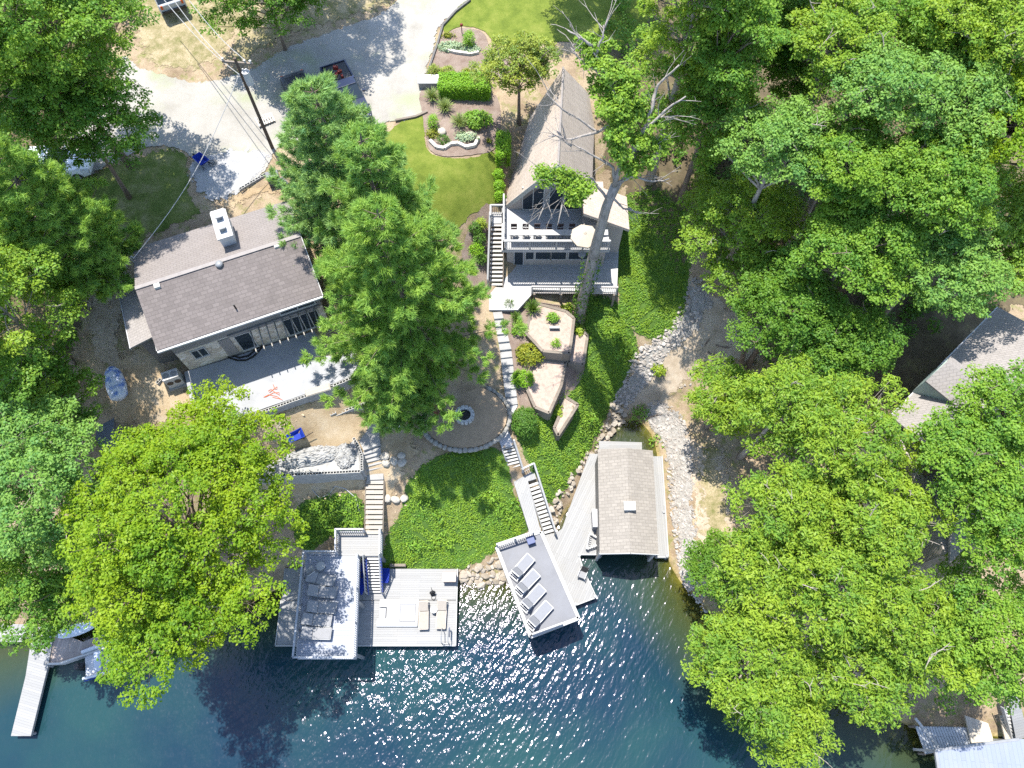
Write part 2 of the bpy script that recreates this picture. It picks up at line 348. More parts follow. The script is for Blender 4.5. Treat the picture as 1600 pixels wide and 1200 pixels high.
def cluster_leaves(cc, cr, per, lsize, flat=.6, up=.75, shell=.55, tb=None):
    """leaves of tufts at cc (n,3) with radii cr"""
    n = len(cc); k = np.maximum(6,(per*np.asarray(cr)**2/.25).astype(int)); idx = np.repeat(np.arange(n),k); m = len(idx)
    d = unit(RNG.normal(size=(m,3))); d[:,2] = np.where(d[:,2] < -.25, -d[:,2]*.6, d[:,2]); rr = shell+(1-shell)*RNG.random(m); rr[RNG.random(m) < .22] *= .6
    pos = cc[idx]+d*(rr*cr[idx])[:,None]*np.array([1,1,flat]); N = unit(d*.75+np.array([0,0,up])+RNG.normal(size=(m,3))*.42)
    tone = np.clip(np.repeat(RNG.normal(.5,.15,n)+(0 if tb is None else tb),k)+RNG.normal(0,.2,m),0,1)
    return pos, N, lsize*RNG.uniform(.5,1.45,m), tone
def curve(a, b, sag=0, wob=.1, n=5):
    a = Vector(a); b = Vector(b); L = (b-a).length; out = []
    w = Vector((random.uniform(-1,1),random.uniform(-1,1),random.uniform(-.5,.5)))*wob*L
    for i in range(n+1):
        t = i/n; p = a.lerp(b,t); p = p+w*math.sin(t*math.pi)+Vector((0,0,sag*L*math.sin(t*math.pi))); out.append(p)
    return out
TREEPX = []
def crown_center(px, py, hc):
    g = 5.0
    for _ in range(12):
        c = P(px,py,g+hc); g = .5*g+.5*max(.3,gz(c.x,c.y))
    return P(px,py,g+hc), g
def tree(name, label, cat, px, py, rx, ry, hc, mat, barkm, group=None, leaf=.15, wide=.62, dens=1.0, nb=None, cz=None, open_=0., cl=.5, clx=1.0, lean=(0,0), twigs=.5, nbk=.92, rbk=1.0, seed=''):
    reseed(label+seed)
    C, g = crown_center(px,py,hc); d = depth_at(px,py,C.z); a = rx*d/FPX; b = ry*d/FPX; c = cz or min(.62*hc,.75*(a+b)/2)
    base = Vector((C.x+lean[0],C.y+lean[1],g-.15)); T = thing(name,label,cat,base,0,group)
    R = (a*b)**.5; rb = min(1.9,max(.7,.34*R))*rbk; nb = nb or int(max(7,nbk*(2.6*R*R+1.5*R*c)/(rb*rb)))
    # boughs spread over the dome of the crown by best candidate
    dirs = []
    while len(dirs) < nb:
        best = None; bd = -1
        for _ in range(14):
            v = RNG.normal(size=3); v /= np.linalg.norm(v)
            if v[2] < -.3: v[2] *= -1
            q = min([np.linalg.norm(v-u) for u in dirs] or [9])
            if q > bd: bd = q; best = v
        dirs.append(best)
    bc = []; br = []
    for v in dirs:
        k = RNG.uniform(.5,1.0); bc.append([C.x+v[0]*(a-rb*.55)*k/.8, C.y+v[1]*(b-rb*.55)*k/.8, C.z+v[2]*(c-rb*.3)*k/.85]); br.append(rb*RNG.choice([.5,.7,.9,1.1,1.3]))
    bc = np.array(bc); br = np.array(br)
    keep = RNG.random(len(bc)) >= open_; bc = bc[keep]; br = br[keep]
    cc = []; cr = []; ci = []
    for i in range(len(bc)):
        m = int(7*dens*br[i]**2/(cl*cl)*.30)+4; w3 = unit(RNG.normal(size=(m*4,3))); sel = [0]; dm = np.linalg.norm(w3-w3[0],axis=1)
        while len(sel) < m: k = int(np.argmax(dm*RNG.uniform(.75,1,len(dm)))); sel.append(k); dm = np.minimum(dm,np.linalg.norm(w3-w3[k],axis=1))
        v = w3[sel]; v[:,2] = np.where(v[:,2] < -.2, -v[:,2], v[:,2]); q = bc[i]+v*(br[i]*RNG.uniform(.62,1.08,(m,1)))*np.array([1,1,.66]); q[:,2] += .12*br[i]
        cc.append(q); cr.append(cl*RNG.uniform(.6,1.25,m)); ci += [i]*m
    cc = np.vstack(cc); cr = np.concatenate(cr)
    pos,N,sz,tone = cluster_leaves(cc,cr,66*(.17/leaf)**2*clx*(.62/wide)**.7,leaf,flat=.78,tb=RNG.normal(0,.17,len(bc))[np.array(ci)])
    leaves('crown',pos,N,sz,mat,T,tone,wide=wide)
    w = MB(); top = Vector((C.x,C.y,C.z+c*.55)); tr = max(.14,.035*hc*.75); tp = curve(base,top,0,.02,7); w.tube(tp,[tr*(1.25 if i == 0 else 1-.11*i) for i in range(8)],8)
    for i in range(len(bc)):
        e = Vector(bc[i]); f = min(.95,max(.3,(e.z-base.z-.35*(e.xy-C.xy.to_2d()).length)/(top.z-base.z))); s = tp[int(f*7)]
        lp = curve(s,e,.06,.06,4); r0 = tr*.3; w.tube(lp,[r0*(1-.19*k) for k in range(5)],5,False)
        for j in [j for j,q in enumerate(ci) if q == i]:
            if random.random() < twigs: w.tube(curve(lp[random.randint(2,4)],Vector(cc[j])+Vector((0,0,.1)),.05,.1,2),[r0*.22,r0*.14,.012],3,False)
    for _ in range(7):      # a few bare twigs stick out of the crown
        i = random.randrange(len(cc)); p = Vector(cc[i]); 
        if p.z < C.z: continue
        e = p+Vector((random.uniform(-.8,.8),random.uniform(-.8,.8),random.uniform(.45,.9))); tw = curve(p,e,.05,.15,4); w.tube(tw,[.035,.03,.024,.018,.01],4,False)
        for q in (2,3): w.tube(curve(tw[q],tw[q]+Vector((random.uniform(-.5,.5),random.uniform(-.5,.5),random.uniform(.1,.4))),.04,.12,2),[.02,.015,.008],3,False)
    w.build('trunk',barkm,T,smooth=True); return T
def pine(name, label, px, py, r, hc, top, mat, barkm, group=None, tiers=15, cat='tree'):
    reseed(label)
    """white pine: apex at (px,py) seen, hc = apex height above ground"""
    A, g = crown_center(px,py,hc); d = depth_at(px,py,A.z-hc*.45); R = r*d/FPX
    base = Vector((A.x,A.y,g-.15)); T = thing(name,label,cat,base,0,group); w = MB(); ht = A.z-g
    w.tube(curve(base,A,0,.008,8),[.3*(1-.115*i)+.02 for i in range(9)],8)
    tc = []; td = []; tr = []
    for t in range(tiers):
        f = (t+.6)/tiers; z = A.z-ht*.82*f; L0 = R*(f**.72)*random.uniform(.85,1.1)+.35; nb = 5+int(5*f); a0 = random.uniform(0,6.28)
        for k in range(nb):
            az = a0+k*math.tau/nb+random.uniform(-.3,.3); L = L0*random.uniform(.62,1.15); s = Vector((A.x,A.y,z)); rise = .28*(1-f)+.06
            e = s+Vector((math.cos(az)*L,math.sin(az)*L,L*rise+random.uniform(-.2,.25))); bp = curve(s,e,-.05,.05,6); w.tube(bp,[.055*(1-.14*i)*(.5+f*.6) for i in range(7)],4,False)
            for i in range(1,7):
                u = i/6
                if u < .24: continue
                n = 4+int(2*L*.45)
                for q in range(n):
                    sd = random.choice((-1,1)); ln = (.2+.65*(1-u)+.25*random.random())*min(1.2,.36*L+.35); an = az+sd*random.uniform(.3,1.1)
                    tip = bp[i]+Vector((math.cos(an)*ln,math.sin(an)*ln,.22*ln+random.uniform(-.12,.12)))
                    tc.append(tip); td.append(Vector((math.cos(an)*.85,math.sin(an)*.85,.5))); tr.append(random.uniform(.8,1.2))
                    if ln > .45: tc.append(bp[i].lerp(tip,.55)); td.append(Vector((math.cos(an),math.sin(an),.45))); tr.append(random.uniform(.7,1.0))
            tc.append(e); td.append((e-s).normalized()+Vector((0,0,.4))); tr.append(1.2)
    tc.append(A); td.append(Vector((0,0,1))); tr.append(1.4)
    tc = np.array(tc); td = unit(np.array(td)); tr = np.array(tr); n = 28; m = len(tc)*n
    ax = unit(np.repeat(td,n,0)*.75+RNG.normal(size=(m,3))*.52); C = np.repeat(tc,n,0)+RNG.normal(size=(m,3))*.07-ax*.06; N = unit(np.cross(ax,RNG.normal(size=(m,3)))); N[:,2] = np.abs(N[:,2])+.35
    N = unit(N-(N*ax).sum(1)[:,None]*ax)
    leaves('crown',C,N,.31*np.repeat(tr,n)*RNG.uniform(.75,1.25,m),mat,T,np.clip(np.repeat(RNG.normal(.5,.18,len(tc)),n)+RNG.normal(0,.12,m),0,1),wide=.14,tri=True,axis=ax)
    w.build('trunk',barkm,T,smooth=True); return T
def shrub(name, label, cat, px, py, rx, ry, h, mat, group=None, leaf=.1, dens=1.0, kind='ball', ang=0, z=None, lift=.45):
    reseed(label)
    b = at(px,py) if z is None else P(px,py,z); zc = b.z+h*lift; c = P(px,py,zc); d = depth_at(px,py,zc); a = rx*d/FPX; e = ry*d/FPX; zb = gz(c.x,c.y) if z is None else z
    base = Vector((c.x,c.y,zb-.03)); T = thing(name,label,cat,base,0,group)
    n = max(14,int(34*dens*(a*e+.5*h*(a+e))/.12*.5)); 
    if kind == 'box':
        f = RNG.random((n,3))*2-1; ax = np.argmax(RNG.random((n,3))*np.array([h*e,h*a,a*e*1.6]),1); f[np.arange(n),ax] = np.sign(f[np.arange(n),ax]); f[:,2] = np.where((ax == 2),1,f[:,2]); v = f.copy(); out = np.zeros((n,3)); out[np.arange(n),ax] = f[np.arange(n),ax]
        ca,sa = math.cos(ang),math.sin(ang); loc = np.c_[v[:,0]*a,v[:,1]*e]; q = np.c_[c.x+loc[:,0]*ca-loc[:,1]*sa, c.y+loc[:,0]*sa+loc[:,1]*ca, zb+h*(.5+.47*v[:,2])]
        q += RNG.normal(size=(n,3))*.025
    else:
        v = unit(RNG.normal(size=(n,3))); v[:,2] = np.abs(v[:,2])*1.0-.1; q = np.array([c.x,c.y,zb+h*.3])+v*np.array([a,e,h*.7])*RNG.uniform(.72 if kind == 'ball' else .35,1.0,(n,1)); out = v
    k = 9; idx = np.repeat(np.arange(n),k); m = n*k; pos = q[idx]+RNG.normal(size=(m,3))*.07; N = unit(out[idx]*.7+np.array([0,0,.7])+RNG.normal(size=(m,3))*.45)
    tone = np.clip(np.repeat(RNG.normal(.5,.17,n),k)+RNG.normal(0,.18,m),0,1)
    leaves('foliage',pos,N,leaf*RNG.uniform(.7,1.35,m),mat,T,tone)
    w = MB()
    for i in range(0,n,max(1,n//12)): w.tube(curve(base+Vector((0,0,-.05)),Vector(q[i]),.05,.08,2),[.035,.02,.01],4,False)
    w.build('stem',bark('shrub bark',(.16,.11,.08)),T); return T
def grass_clump(label, px, py, h, r, mat, group=None, z=None, n=260):
    reseed(label)
    b = at(px,py) if z is None else P(px,py,z); T = thing('ornamental_grass',label,'grass clump',b,0,group); C = []; N = []; sz = []; AX = []
    for i in range(n):
        az = random.uniform(0,6.28); ln = h*random.uniform(.6,1.1); sp = random.uniform(.25,1)*r; p = Vector((b.x+random.gauss(0,.06),b.y+random.gauss(0,.06),b.z)); st = 4
        for k in range(st):
            t0,t1 = k/st,(k+1)/st; f = lambda t: Vector((math.cos(az)*sp*t**1.5,math.sin(az)*sp*t**1.5,ln*(t-.45*t*t*(sp/r))))
            q0,q1 = p+f(t0),p+f(t1); C.append(q0); d = q1-q0; AX.append(d); sz.append(d.length*1.15); N.append(d.cross(Vector((-math.sin(az),math.cos(az),0)))*-1)
    leaves('blades',np.array(C),np.array(N),np.array(sz),mat,T,wide=.13,tri=True,axis=np.array(AX)); return T
def groundcover(name, pts, mat, dens, leaf, h, label, cat, under=None, holes=0., lum=1.2):
    reseed(label)
    poly = smooth_poly(pxpoly(pts),5); x,y = scatter_pts(poly,dens)
    e = edge_dist(poly,x,y); ph = np.sin(x*1.9+1.3*np.sin(y*1.1))*np.sin(y*2.3+x*.7); hole = np.sin(x*3.3+2.1*np.sin(y*2.2+1))*np.sin(y*3.7+1.7*np.cos(x*1.4)); k = (e > .25+.35*ph*.6+RNG.normal(0,.15,len(x))) & (hole > -.72+RNG.normal(0,.1,len(x))); x = x[k]; y = y[k]; ph = ph[k]
    lump = np.clip(.5+.5*np.sin(x*2.7+2*np.sin(y*1.7))*np.cos(y*3.1+1.5*np.sin(x*2.1)),0,1); n = len(x)
    z = ground(x,y)+.04+h*(.25+lum*lump*.6)*RNG.random(n)**.6+h*.3*np.maximum(0,ph); N = np.c_[RNG.normal(size=(n,2))*.5,np.ones(n)]
    tone = np.clip(.5+.3*ph+.2*(lump-.5)+RNG.normal(0,.26,n),0,1)
    o = leaves(name,np.c_[x,y,z],N,leaf*RNG.uniform(.6,1.35,n),mat,None,tone,kind='stuff'); return tag(o,label,cat)
def rocks(name, polys, dens, size, mat, label, cat, sub=1, zadd=0):
    reseed(label)
    """loose rip-rap: one mass of angular stones"""
    bm = bmesh.new(); bmesh.ops.create_icosphere(bm,subdivisions=sub,radius=.5); v0 = np.array([v.co[:] for v in bm.verts]); f0 = np.array([[v.index for v in f.verts] for f in bm.faces]); bm.free()
    V = []; F = []; TT = []; off = 0
    for pts in polys:
        poly = smooth_poly(pxpoly(pts),5); x,y = scatter_pts(poly,dens); z = ground(x,y)
        for i in range(len(x)):
            s = size*min(1.9,RNG.lognormal(0,.5)); d = np.array([s*RNG.uniform(.8,1.5),s*RNG.uniform(.6,1.1),s*RNG.uniform(.45,.8)]); a = RNG.uniform(0,6.28)
            q = v0*d*(1+RNG.uniform(-.22,.22,(len(v0),1))); R = np.array([[math.cos(a),-math.sin(a),0],[math.sin(a),math.cos(a),0],[0,0,1]]); tl = RNG.normal(0,.25); q = q@np.array([[1,0,0],[0,math.cos(tl),-math.sin(tl)],[0,math.sin(tl),math.cos(tl)]]).T
            V.append(q@R.T+np.array([x[i],y[i],z[i]+d[2]*.2+zadd])); F.append(f0+off); off += len(v0); TT += [RNG.random()]*len(v0)
    V = np.vstack(V); F = np.vstack(F); me = bpy.data.meshes.new(name); me.from_pydata(V.tolist(),[],F.tolist()); me.update()
    a = me.attributes.new('tone','FLOAT','POINT'); a.data.foreach_set('value',np.array(TT,np.float32)); me.materials.append(mat); o = bpy.data.objects.new(name,me); COL.objects.link(o); return tag(o,label,cat,kind='stuff')
def rockmat(name, lo, mid, hi):
    if name in MATS: return MATS[name]
    t = NT(name); a = t.n('ShaderNodeAttribute',attribute_name='tone').outputs['Fac']; v = t.obj(); col = t.ramp(a,[(0,lo),(.5,mid),(1,hi)]); col = t.mix(.35,col,t.ramp(t.noise(9,5,.7,v),[(.3,sc(mid,.55)),(.7,sc(mid,1.3))])); t.base(col); t.rough(.9,.2); t.bump(t.noise(25,4,.7,v),.4,.02); MATS[name] = t.m; return t.m
B_GREY = bark('grey bark',(.30,.26,.22)); B_BROWN = bark('brown bark',(.17,.13,.10)); B_PALE = bark('pale dead wood',(.5,.46,.42)); B_PINE = bark('pine bark',(.16,.12,.10))
G_YEL = leafmat('maple yellow green',(.185,.30,.016),.45,yellow=.5); G_LIGHT = leafmat('light green leaf',(.205,.325,.034),.45,yellow=.4); G_MID = leafmat('mid green leaf',(.165,.30,.036),.45,yellow=.4)
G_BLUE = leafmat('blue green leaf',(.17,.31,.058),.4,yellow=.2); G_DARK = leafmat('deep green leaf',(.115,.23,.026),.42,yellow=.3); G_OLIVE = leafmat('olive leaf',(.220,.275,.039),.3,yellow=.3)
G_PINE = leafmat('pine needle',(.215,.36,.08),.4,yellow=.35,gloss=.5); G_PINEB = leafmat('blue pine needle',(.22,.36,.11),.4,yellow=.2,gloss=.5); G_PINEY = leafmat('bright pine needle',(.215,.36,.065),.4,yellow=.45,gloss=.5)

def undergrowth(name, polys, dens, rad, leaf, mat, label, cat, hk=.8, seed=0):
    reseed(label)
    """bushy understorey: one mass of leafy mounds"""
    cc = []; cr = []
    for pts in polys:
        x,y = scatter_pts(smooth_poly(pxpoly(pts),4),dens); r = rad*RNG.uniform(.5,1.5,len(x)); cc.append(np.c_[x,y,ground(x,y)+r*hk*RNG.uniform(.2,1.0,len(x))]); cr.append(r)
    pos,N,sz,tone = cluster_leaves(np.vstack(cc),np.concatenate(cr),46,leaf,flat=.7); o = leaves(name,pos,N,sz,mat,None,tone,kind='stuff'); return tag(o,label,cat)
# ------------------------------------------------------------------ sky, sun, camera
SUNDIR = Vector((-.16,.28,1)).normalized()      # towards the sun
W = bpy.data.worlds.new('World'); S.world = W; W.use_nodes = True
_n = W.node_tree; sky = _n.nodes.new('ShaderNodeTexSky'); sky.sky_type = 'NISHITA'; sky.sun_disc = False
sky.sun_elevation = math.asin(SUNDIR.z); sky.sun_rotation = math.atan2(SUNDIR.x,SUNDIR.y); sky.air_density = 1.0; sky.dust_density = .6
_n.links.new(sky.outputs[0],_n.nodes['Background'].inputs[0]); _n.nodes['Background'].inputs[1].default_value = .15
L = bpy.data.lights.new('sun','SUN'); L.energy = 3.7; L.angle = math.radians(.5); L.color = (1,.955,.88); so = bpy.data.objects.new('sun',L); COL.objects.link(so); so.rotation_euler = SUNDIR.to_track_quat('Z','Y').to_euler(); so.location = (0,0,60)
cam = bpy.data.cameras.new('camera'); co = bpy.data.objects.new('camera',cam); COL.objects.link(co); co.location = (0,0,H); co.rotation_euler = (TILT,0,0)
cam.sensor_fit = 'HORIZONTAL'; cam.angle = 2*math.atan(800/FPX); cam.clip_end = 2000; S.camera = co
S.view_settings.view_transform = 'Standard'; S.view_settings.look = 'None'; S.view_settings.gamma = 1; S.view_settings.exposure = 1.6
S.cycles.max_bounces = 6; S.cycles.diffuse_bounces = 4; S.cycles.glossy_bounces = 3; S.cycles.transmission_bounces = 4; S.cycles.transparent_max_bounces = 8; S.cycles.use_denoising = False
S.cycles.sample_clamp_indirect = 8
# ------------------------------------------------------------------ terrain
def axis(lo, hi, step, far):
    a = list(np.arange(lo,hi+1e-6,step)); k = step
    while a[-1] < far: k *= 1.5; a.append(a[-1]+k)
    k = step
    while a[0] > -far: k *= 1.5; a.insert(0,a[0]-k)
    return np.array(a)
ax_, ay_ = axis(-46,46,.35,900), axis(-14,60,.35,900); GX, GY = np.meshgrid(ax_,ay_); GZ = ground(GX,GY); nx, ny = len(ax_), len(ay_)
t = NT('woodland floor'); v = t.obj()
col = t.ramp(t.noise(.55,7,.68,v),[(.3,(.160,.116,.072)),(.46,(.264,.200,.132)),(.6,(.336,.264,.176)),(.75,(.240,.216,.104))])
col = t.mix(t.ramp(t.noise(1.4,6,.7,v),[(.52,(0,0,0)),(.66,(.8,.8,.8))]),col,(.15,.17,.045))
f = t.noise(11,5,.8,v); col = t.mix(t.ramp(f,[(.45,(0,0,0)),(.66,(.45,.45,.45))]),col,(.10,.07,.045)); col = t.mix(t.ramp(t.noise(17,3,.7,v),[(.58,(0,0,0)),(.72,(.35,.35,.35))]),col,(.42,.36,.28))
sp = t.n('ShaderNodeSeparateXYZ'); t.l(v,sp.inputs[0]); wet = t.math('MULTIPLY',t.math('ADD',sp.outputs[2],-.18),-5,True)
col = t.mix(wet,col,t.ramp(t.noise(2.2,6,.75,v),[(.35,(.09,.075,.03)),(.5,(.22,.17,.06)),(.68,(.36,.28,.13))])); t.base(col); t.rough(.95,.1); t.bump(f,.6,.08)
me = bpy.data.meshes.new('ground'); idx = np.arange(nx*ny).reshape(ny,nx); fs = np.stack([idx[:-1,:-1],idx[:-1,1:],idx[1:,1:],idx[1:,:-1]],-1).reshape(-1,4)
me.vertices.add(nx*ny); me.vertices.foreach_set('co',np.stack([GX,GY,GZ],-1).astype(np.float32).ravel()); me.loops.add(fs.size); me.loops.foreach_set('vertex_index',fs.ravel().astype(np.int32)); me.polygons.add(len(fs)); me.polygons.foreach_set('loop_start',np.arange(0,fs.size,4,dtype=np.int32)); me.update(calc_edges=True)
me.polygons.foreach_set('use_smooth',[True]*len(fs)); me.materials.append(t.m); go = bpy.data.objects.new('ground',me); COL.objects.link(go); go['kind'] = 'structure'
# ------------------------------------------------------------------ lake: wavelets over a turbid, shallow-edged body
t = NT('lake water'); v = t.obj(); dep = t.n('ShaderNodeAttribute',attribute_name='depth').outputs['Fac']
big = t.noise(.09,4,.5,v)
deep = t.mix(t.ramp(big,[(.4,(0,0,0)),(.62,(1,1,1))]),(.0065,.024,.040),(.012,.042,.044))
body = t.mix(t.math('MULTIPLY',dep,.5,True),(.040,.052,.012),deep)
t.base(body); t.rough(.6,.0)
h = t.math('ADD',t.noise(2.6,1,.5,t.aniso(math.radians(-33),2.6)),t.math('MULTIPLY',t.noise(6.5,1,.5,t.aniso(math.radians(-20),1.8)),.36))
h = t.math('MULTIPLY',h,t.n('ShaderNodeAttribute',attribute_name='chop').outputs['Fac']); bp = t.n('ShaderNodeBump'); bp.inputs['Strength'].default_value = 1; bp.inputs['Distance'].default_value = .15; t.l(h,bp.inputs['Height'])
gl = t.n('ShaderNodeBsdfGlossy'); gl.inputs['Color'].default_value = (.90,.82,1,1); gl.inputs['Roughness'].default_value = .14; t.l(bp.outputs[0],gl.inputs['Normal']); fr = t.n('ShaderNodeFresnel'); fr.inputs['IOR'].default_value = 1.33; t.l(bp.outputs[0],fr.inputs['Normal'])  # violet fringe of the glitter is put into the gloss colour
tp = t.n('ShaderNodeBsdfTransparent'); tp.inputs[0].default_value = (.62,.68,.42,1); al = t.math('SUBTRACT',1,t.math('POWER',2.718,t.math('MULTIPLY',dep,-2.4)),True)
m1 = t.n('ShaderNodeMixShader'); t.l(al,m1.inputs[0]); t.l(tp.outputs[0],m1.inputs[1]); t.l(t.b.outputs[0],m1.inputs[2]); m2 = t.n('ShaderNodeMixShader'); t.l(fr.outputs[0],m2.inputs[0]); t.l(m1.outputs[0],m2.inputs[1]); t.l(gl.outputs[0],m2.inputs[2]); t.l(m2.outputs[0],t.out.inputs['Surface'])
wx, wy = axis(-46,46,.5,900), axis(-14,30,.5,900); WX, WY = np.meshgrid(wx,wy); k = WY <= 1e9
me = bpy.data.meshes.new('water'); n1, n2 = len(wx), len(wy); idx = np.arange(n1*n2).reshape(n2,n1); fs = np.stack([idx[:-1,:-1],idx[:-1,1:],idx[1:,1:],idx[1:,:-1]],-1); fs = fs[(WY[:-1,:-1] < 34)].reshape(-1,4)
me.vertices.add(n1*n2); me.vertices.foreach_set('co',np.stack([WX,WY,0*WX],-1).astype(np.float32).ravel()); me.loops.add(fs.size); me.loops.foreach_set('vertex_index',fs.ravel().astype(np.int32)); me.polygons.add(len(fs)); me.polygons.foreach_set('loop_start',np.arange(0,fs.size,4,dtype=np.int32)); me.update(calc_edges=True)
a = me.attributes.new('depth','FLOAT','POINT'); a.data.foreach_set('value',np.clip(-ground(WX,WY),0,8).astype(np.float32).ravel()); c_ = P(672,1045,0); ch = .31+.75*np.exp(-(((WX-c_.x)/8.5)**2+((WY-c_.y)/6.5)**2)); a = me.attributes.new('chop','FLOAT','POINT'); a.data.foreach_set('value',ch.astype(np.float32).ravel()); me.materials.append(t.m); wo = bpy.data.objects.new('water',me); COL.objects.link(wo); wo['kind'] = 'structure'
# ------------------------------------------------------------------ ground covers
GRAVEL = sheetmat('pale gravel',[(.3,(.230,.215,.187)),(.5,(.284,.269,.242)),(.72,(.327,.309,.284))],.5,26,(.218,.205,.176),.5,(.25,.2),patch=(.33,(.25,.265,.17),.54))
LAWN = sheetmat('mown lawn',[(.3,(.073,.103,.015)),(.5,(.128,.162,.025)),(.7,(.188,.205,.043))],.9,18,(.060,.094,.013),.6,(.1,.06),bump=.8)
TURF = sheetmat('patchy turf',[(.3,(.054,.090,.016)),(.5,(.126,.149,.041)),(.72,(.252,.225,.117))],.8,15,(.054,.081,.013),.5,(.5,.3),bump=.6)
DRYG = sheetmat('dry bank grass',[(.3,(.11,.12,.035)),(.46,(.24,.20,.11)),(.62,(.36,.29,.19)),(.75,(.17,.16,.06))],1.3,14,(.09,.10,.03),.6,(1.0,.7),bump=.8)
MULCH = sheetmat('bark mulch',[(.3,(.169,.123,.097)),(.5,(.234,.182,.149)),(.72,(.286,.234,.195))],1.4,30,(.097,.065,.050),.7,(.06,.04),bump=.8)
SAND = sheetmat('bare sandy soil',[(.28,(.234,.169,.097)),(.48,(.338,.260,.163)),(.7,(.403,.332,.234))],.7,16,(.195,.137,.085),.5,(.6,.4),bump=.6,patch=(.5,(.325,.300,.260),.6))
CREEK = sheetmat('stony creek soil',[(.28,(.243,.194,.135)),(.5,(.347,.284,.211)),(.7,(.414,.356,.279))],1.1,20,(.198,.153,.108),.5,(.6,.4),bump=.5)
DUST = sheetmat('white stone dust',[(.3,(.234,.234,.234)),(.5,(.287,.287,.287)),(.7,(.325,.325,.325))],1.0,24,(.291,.278,.260),.4,(.5,.3))
SHADESOIL = sheetmat('shade toned floor',[(.3,(.07,.055,.035)),(.5,(.12,.09,.06)),(.72,(.17,.15,.07))],1.2,20,(.05,.06,.02),.6,(.7,.5))  # woodland shade put into the ground colour
IVYSOIL = sheetmat('ivy underlayer',[(.3,(.046,.091,.016)),(.6,(.078,.143,.026)),(.8,(.117,.156,.039))],1.5,22,(.039,.065,.013),.6,(.3,.1))
sheet('grass',[(190,-25),(345,-25),(400,10),(345,100),(300,118),(240,112),(205,70)],DRYG,.02)
sheet('grass_verge',[(345,-20),(640,-25),(610,15),(520,45),(430,78),(380,108),(330,110),(360,40)],DRYG,.025)
sheet('shaded_grass',[(120,285),(230,235),(295,240),(300,300),(315,335),(210,385),(150,400),(130,330)],TURF,.025)
sheet('driveway',[(745,-30),(735,0),(690,43),(683,75),(667,120),(666,180),(600,196),(545,215),(440,232),(425,262),(385,300),(340,312),(305,290),(292,245),(240,232),(150,272),(100,300),(60,280),(120,190),(175,120),(190,80),(225,103),(310,126),(385,108),(440,76),(520,46),(600,16),(650,-30)],GRAVEL,.05)
sheet('stone_dust_pad',[(300,245),(400,230),(425,255),(385,300),(335,318),(298,290)],DUST,.07)
sheet('lawn',[(745,-25),(692,50),(722,42),(756,50),(772,70),(790,78),(870,66),(960,75),(1010,40),(1000,-30)],LAWN,.04)
sheet('back_lawn',[(640,180),(664,186),(668,232),(698,246),(740,245),(777,232),(776,318),(735,338),(725,352),(690,360),(600,320),(560,260)],LAWN,.04)
sheet('mulch_bed',[(692,56),(722,44),(755,51),(768,76),(800,100),(780,125),(690,124),(667,123),(678,76)],MULCH,.06)
sheet('flower_bed',[(657,140),(700,140),(776,150),(778,226),(742,243),(700,246),(670,234),(660,185)],MULCH,.06)
sheet('planting_strip',[(738,345),(770,320),(768,440),(730,450),(720,400)],MULCH,.05)
sheet('sandy_yard',[(380,670),(420,640),(520,605),(560,575),(600,590),(640,640),(660,700),(640,740),(612,800),(598,842),(566,842),(560,775),(420,790),(380,730)],SAND,.04)
sheet('side_yard',[(195,545),(240,535),(275,580),(310,640),(220,680),(160,640),(165,580)],SAND,.04)
sheet('rear_yard',[(320,318),(430,280),(470,320),(500,390),(520,470),(515,500),(480,420),(440,310),(330,345)],SAND,.04)
sheet('west_yard',[(150,385),(200,370),(205,440),(195,545),(215,600),(150,570),(130,470)],CREEK,.03)
sheet('creek_bed',[(1075,420),(1140,470),(1195,500),(1190,570),(1120,570),(1060,620),(1040,660),(985,655),(955,650),(990,575),(1000,535),(1060,500)],CREEK,.03)
sheet('shore_soil',[(1030,650),(1060,640),(1100,690),(1135,700),(1150,780),(1165,860),(1150,920),(1100,935),(1080,900),(1070,760)],CREEK,.03)
PEB = sheetmat('pale pebbles',[(.3,(.22,.205,.18)),(.5,(.30,.285,.26)),(.7,(.36,.345,.32))],3.0,13,(.13,.12,.105),.75,(.5,.3),bump=1.0)
sheet('pebble_ground',[(1012,625),(1062,640),(1085,700),(1088,790),(1095,860),(1090,915),(1066,920),(1056,875),(1046,800),(1040,720),(1025,685),(1005,655)],PEB,.05)
sheet('creek_gravel',[(1085,435),(1115,470),(1085,525),(1042,565),(1002,620),(965,645),(958,620),(985,575),(1005,540),(1050,505)],PEB,.05)
sheet('right_bank_grass',[(1085,700),(1130,690),(1150,780),(1170,880),(1160,960),(1120,950),(1085,900),(1080,780)],DRYG,.045)
sheet('shade_floor',[(930,60),(980,-60),(1300,-90),(1700,-60),(1720,420),(1560,500),(1420,640),(1290,600),(1200,500),(1100,400),(1060,440),(985,330),(935,250)],SHADESOIL,.03)  # sheet darkened by colour to stand in for shade under the crowns
sheet('shade_floor',[(-60,-80),(190,-80),(170,140),(110,290),(140,430),(120,640),(60,760),(-80,740)],SHADESOIL,.022)
sheet('ivy_soil',[(640,748),(690,708),(780,702),(806,770),(826,830),(770,868),(715,892),(600,892),(598,850),(622,800)],IVYSOIL,.03)
sheet('ivy_soil_slope',[(800,662),(842,640),(905,580),(905,470),(962,470),(998,540),(990,575),(958,635),(925,700),(868,790),(840,755),(815,705)],IVYSOIL,.03)
sheet('ivy_soil_bank',[(965,470),(965,340),(1000,290),(1070,320),(1080,430),(1058,520),(1012,532),(975,500)],IVYSOIL,.03)
sheet('ivy_soil_corner',[(475,780),(560,772),(566,830),(525,838),(480,865),(455,830)],IVYSOIL,.03)
sheet('bed_soil',[(785,470),(830,470),(900,485),(918,540),(905,600),(850,648),(815,640),(795,560)],MULCH,.05)
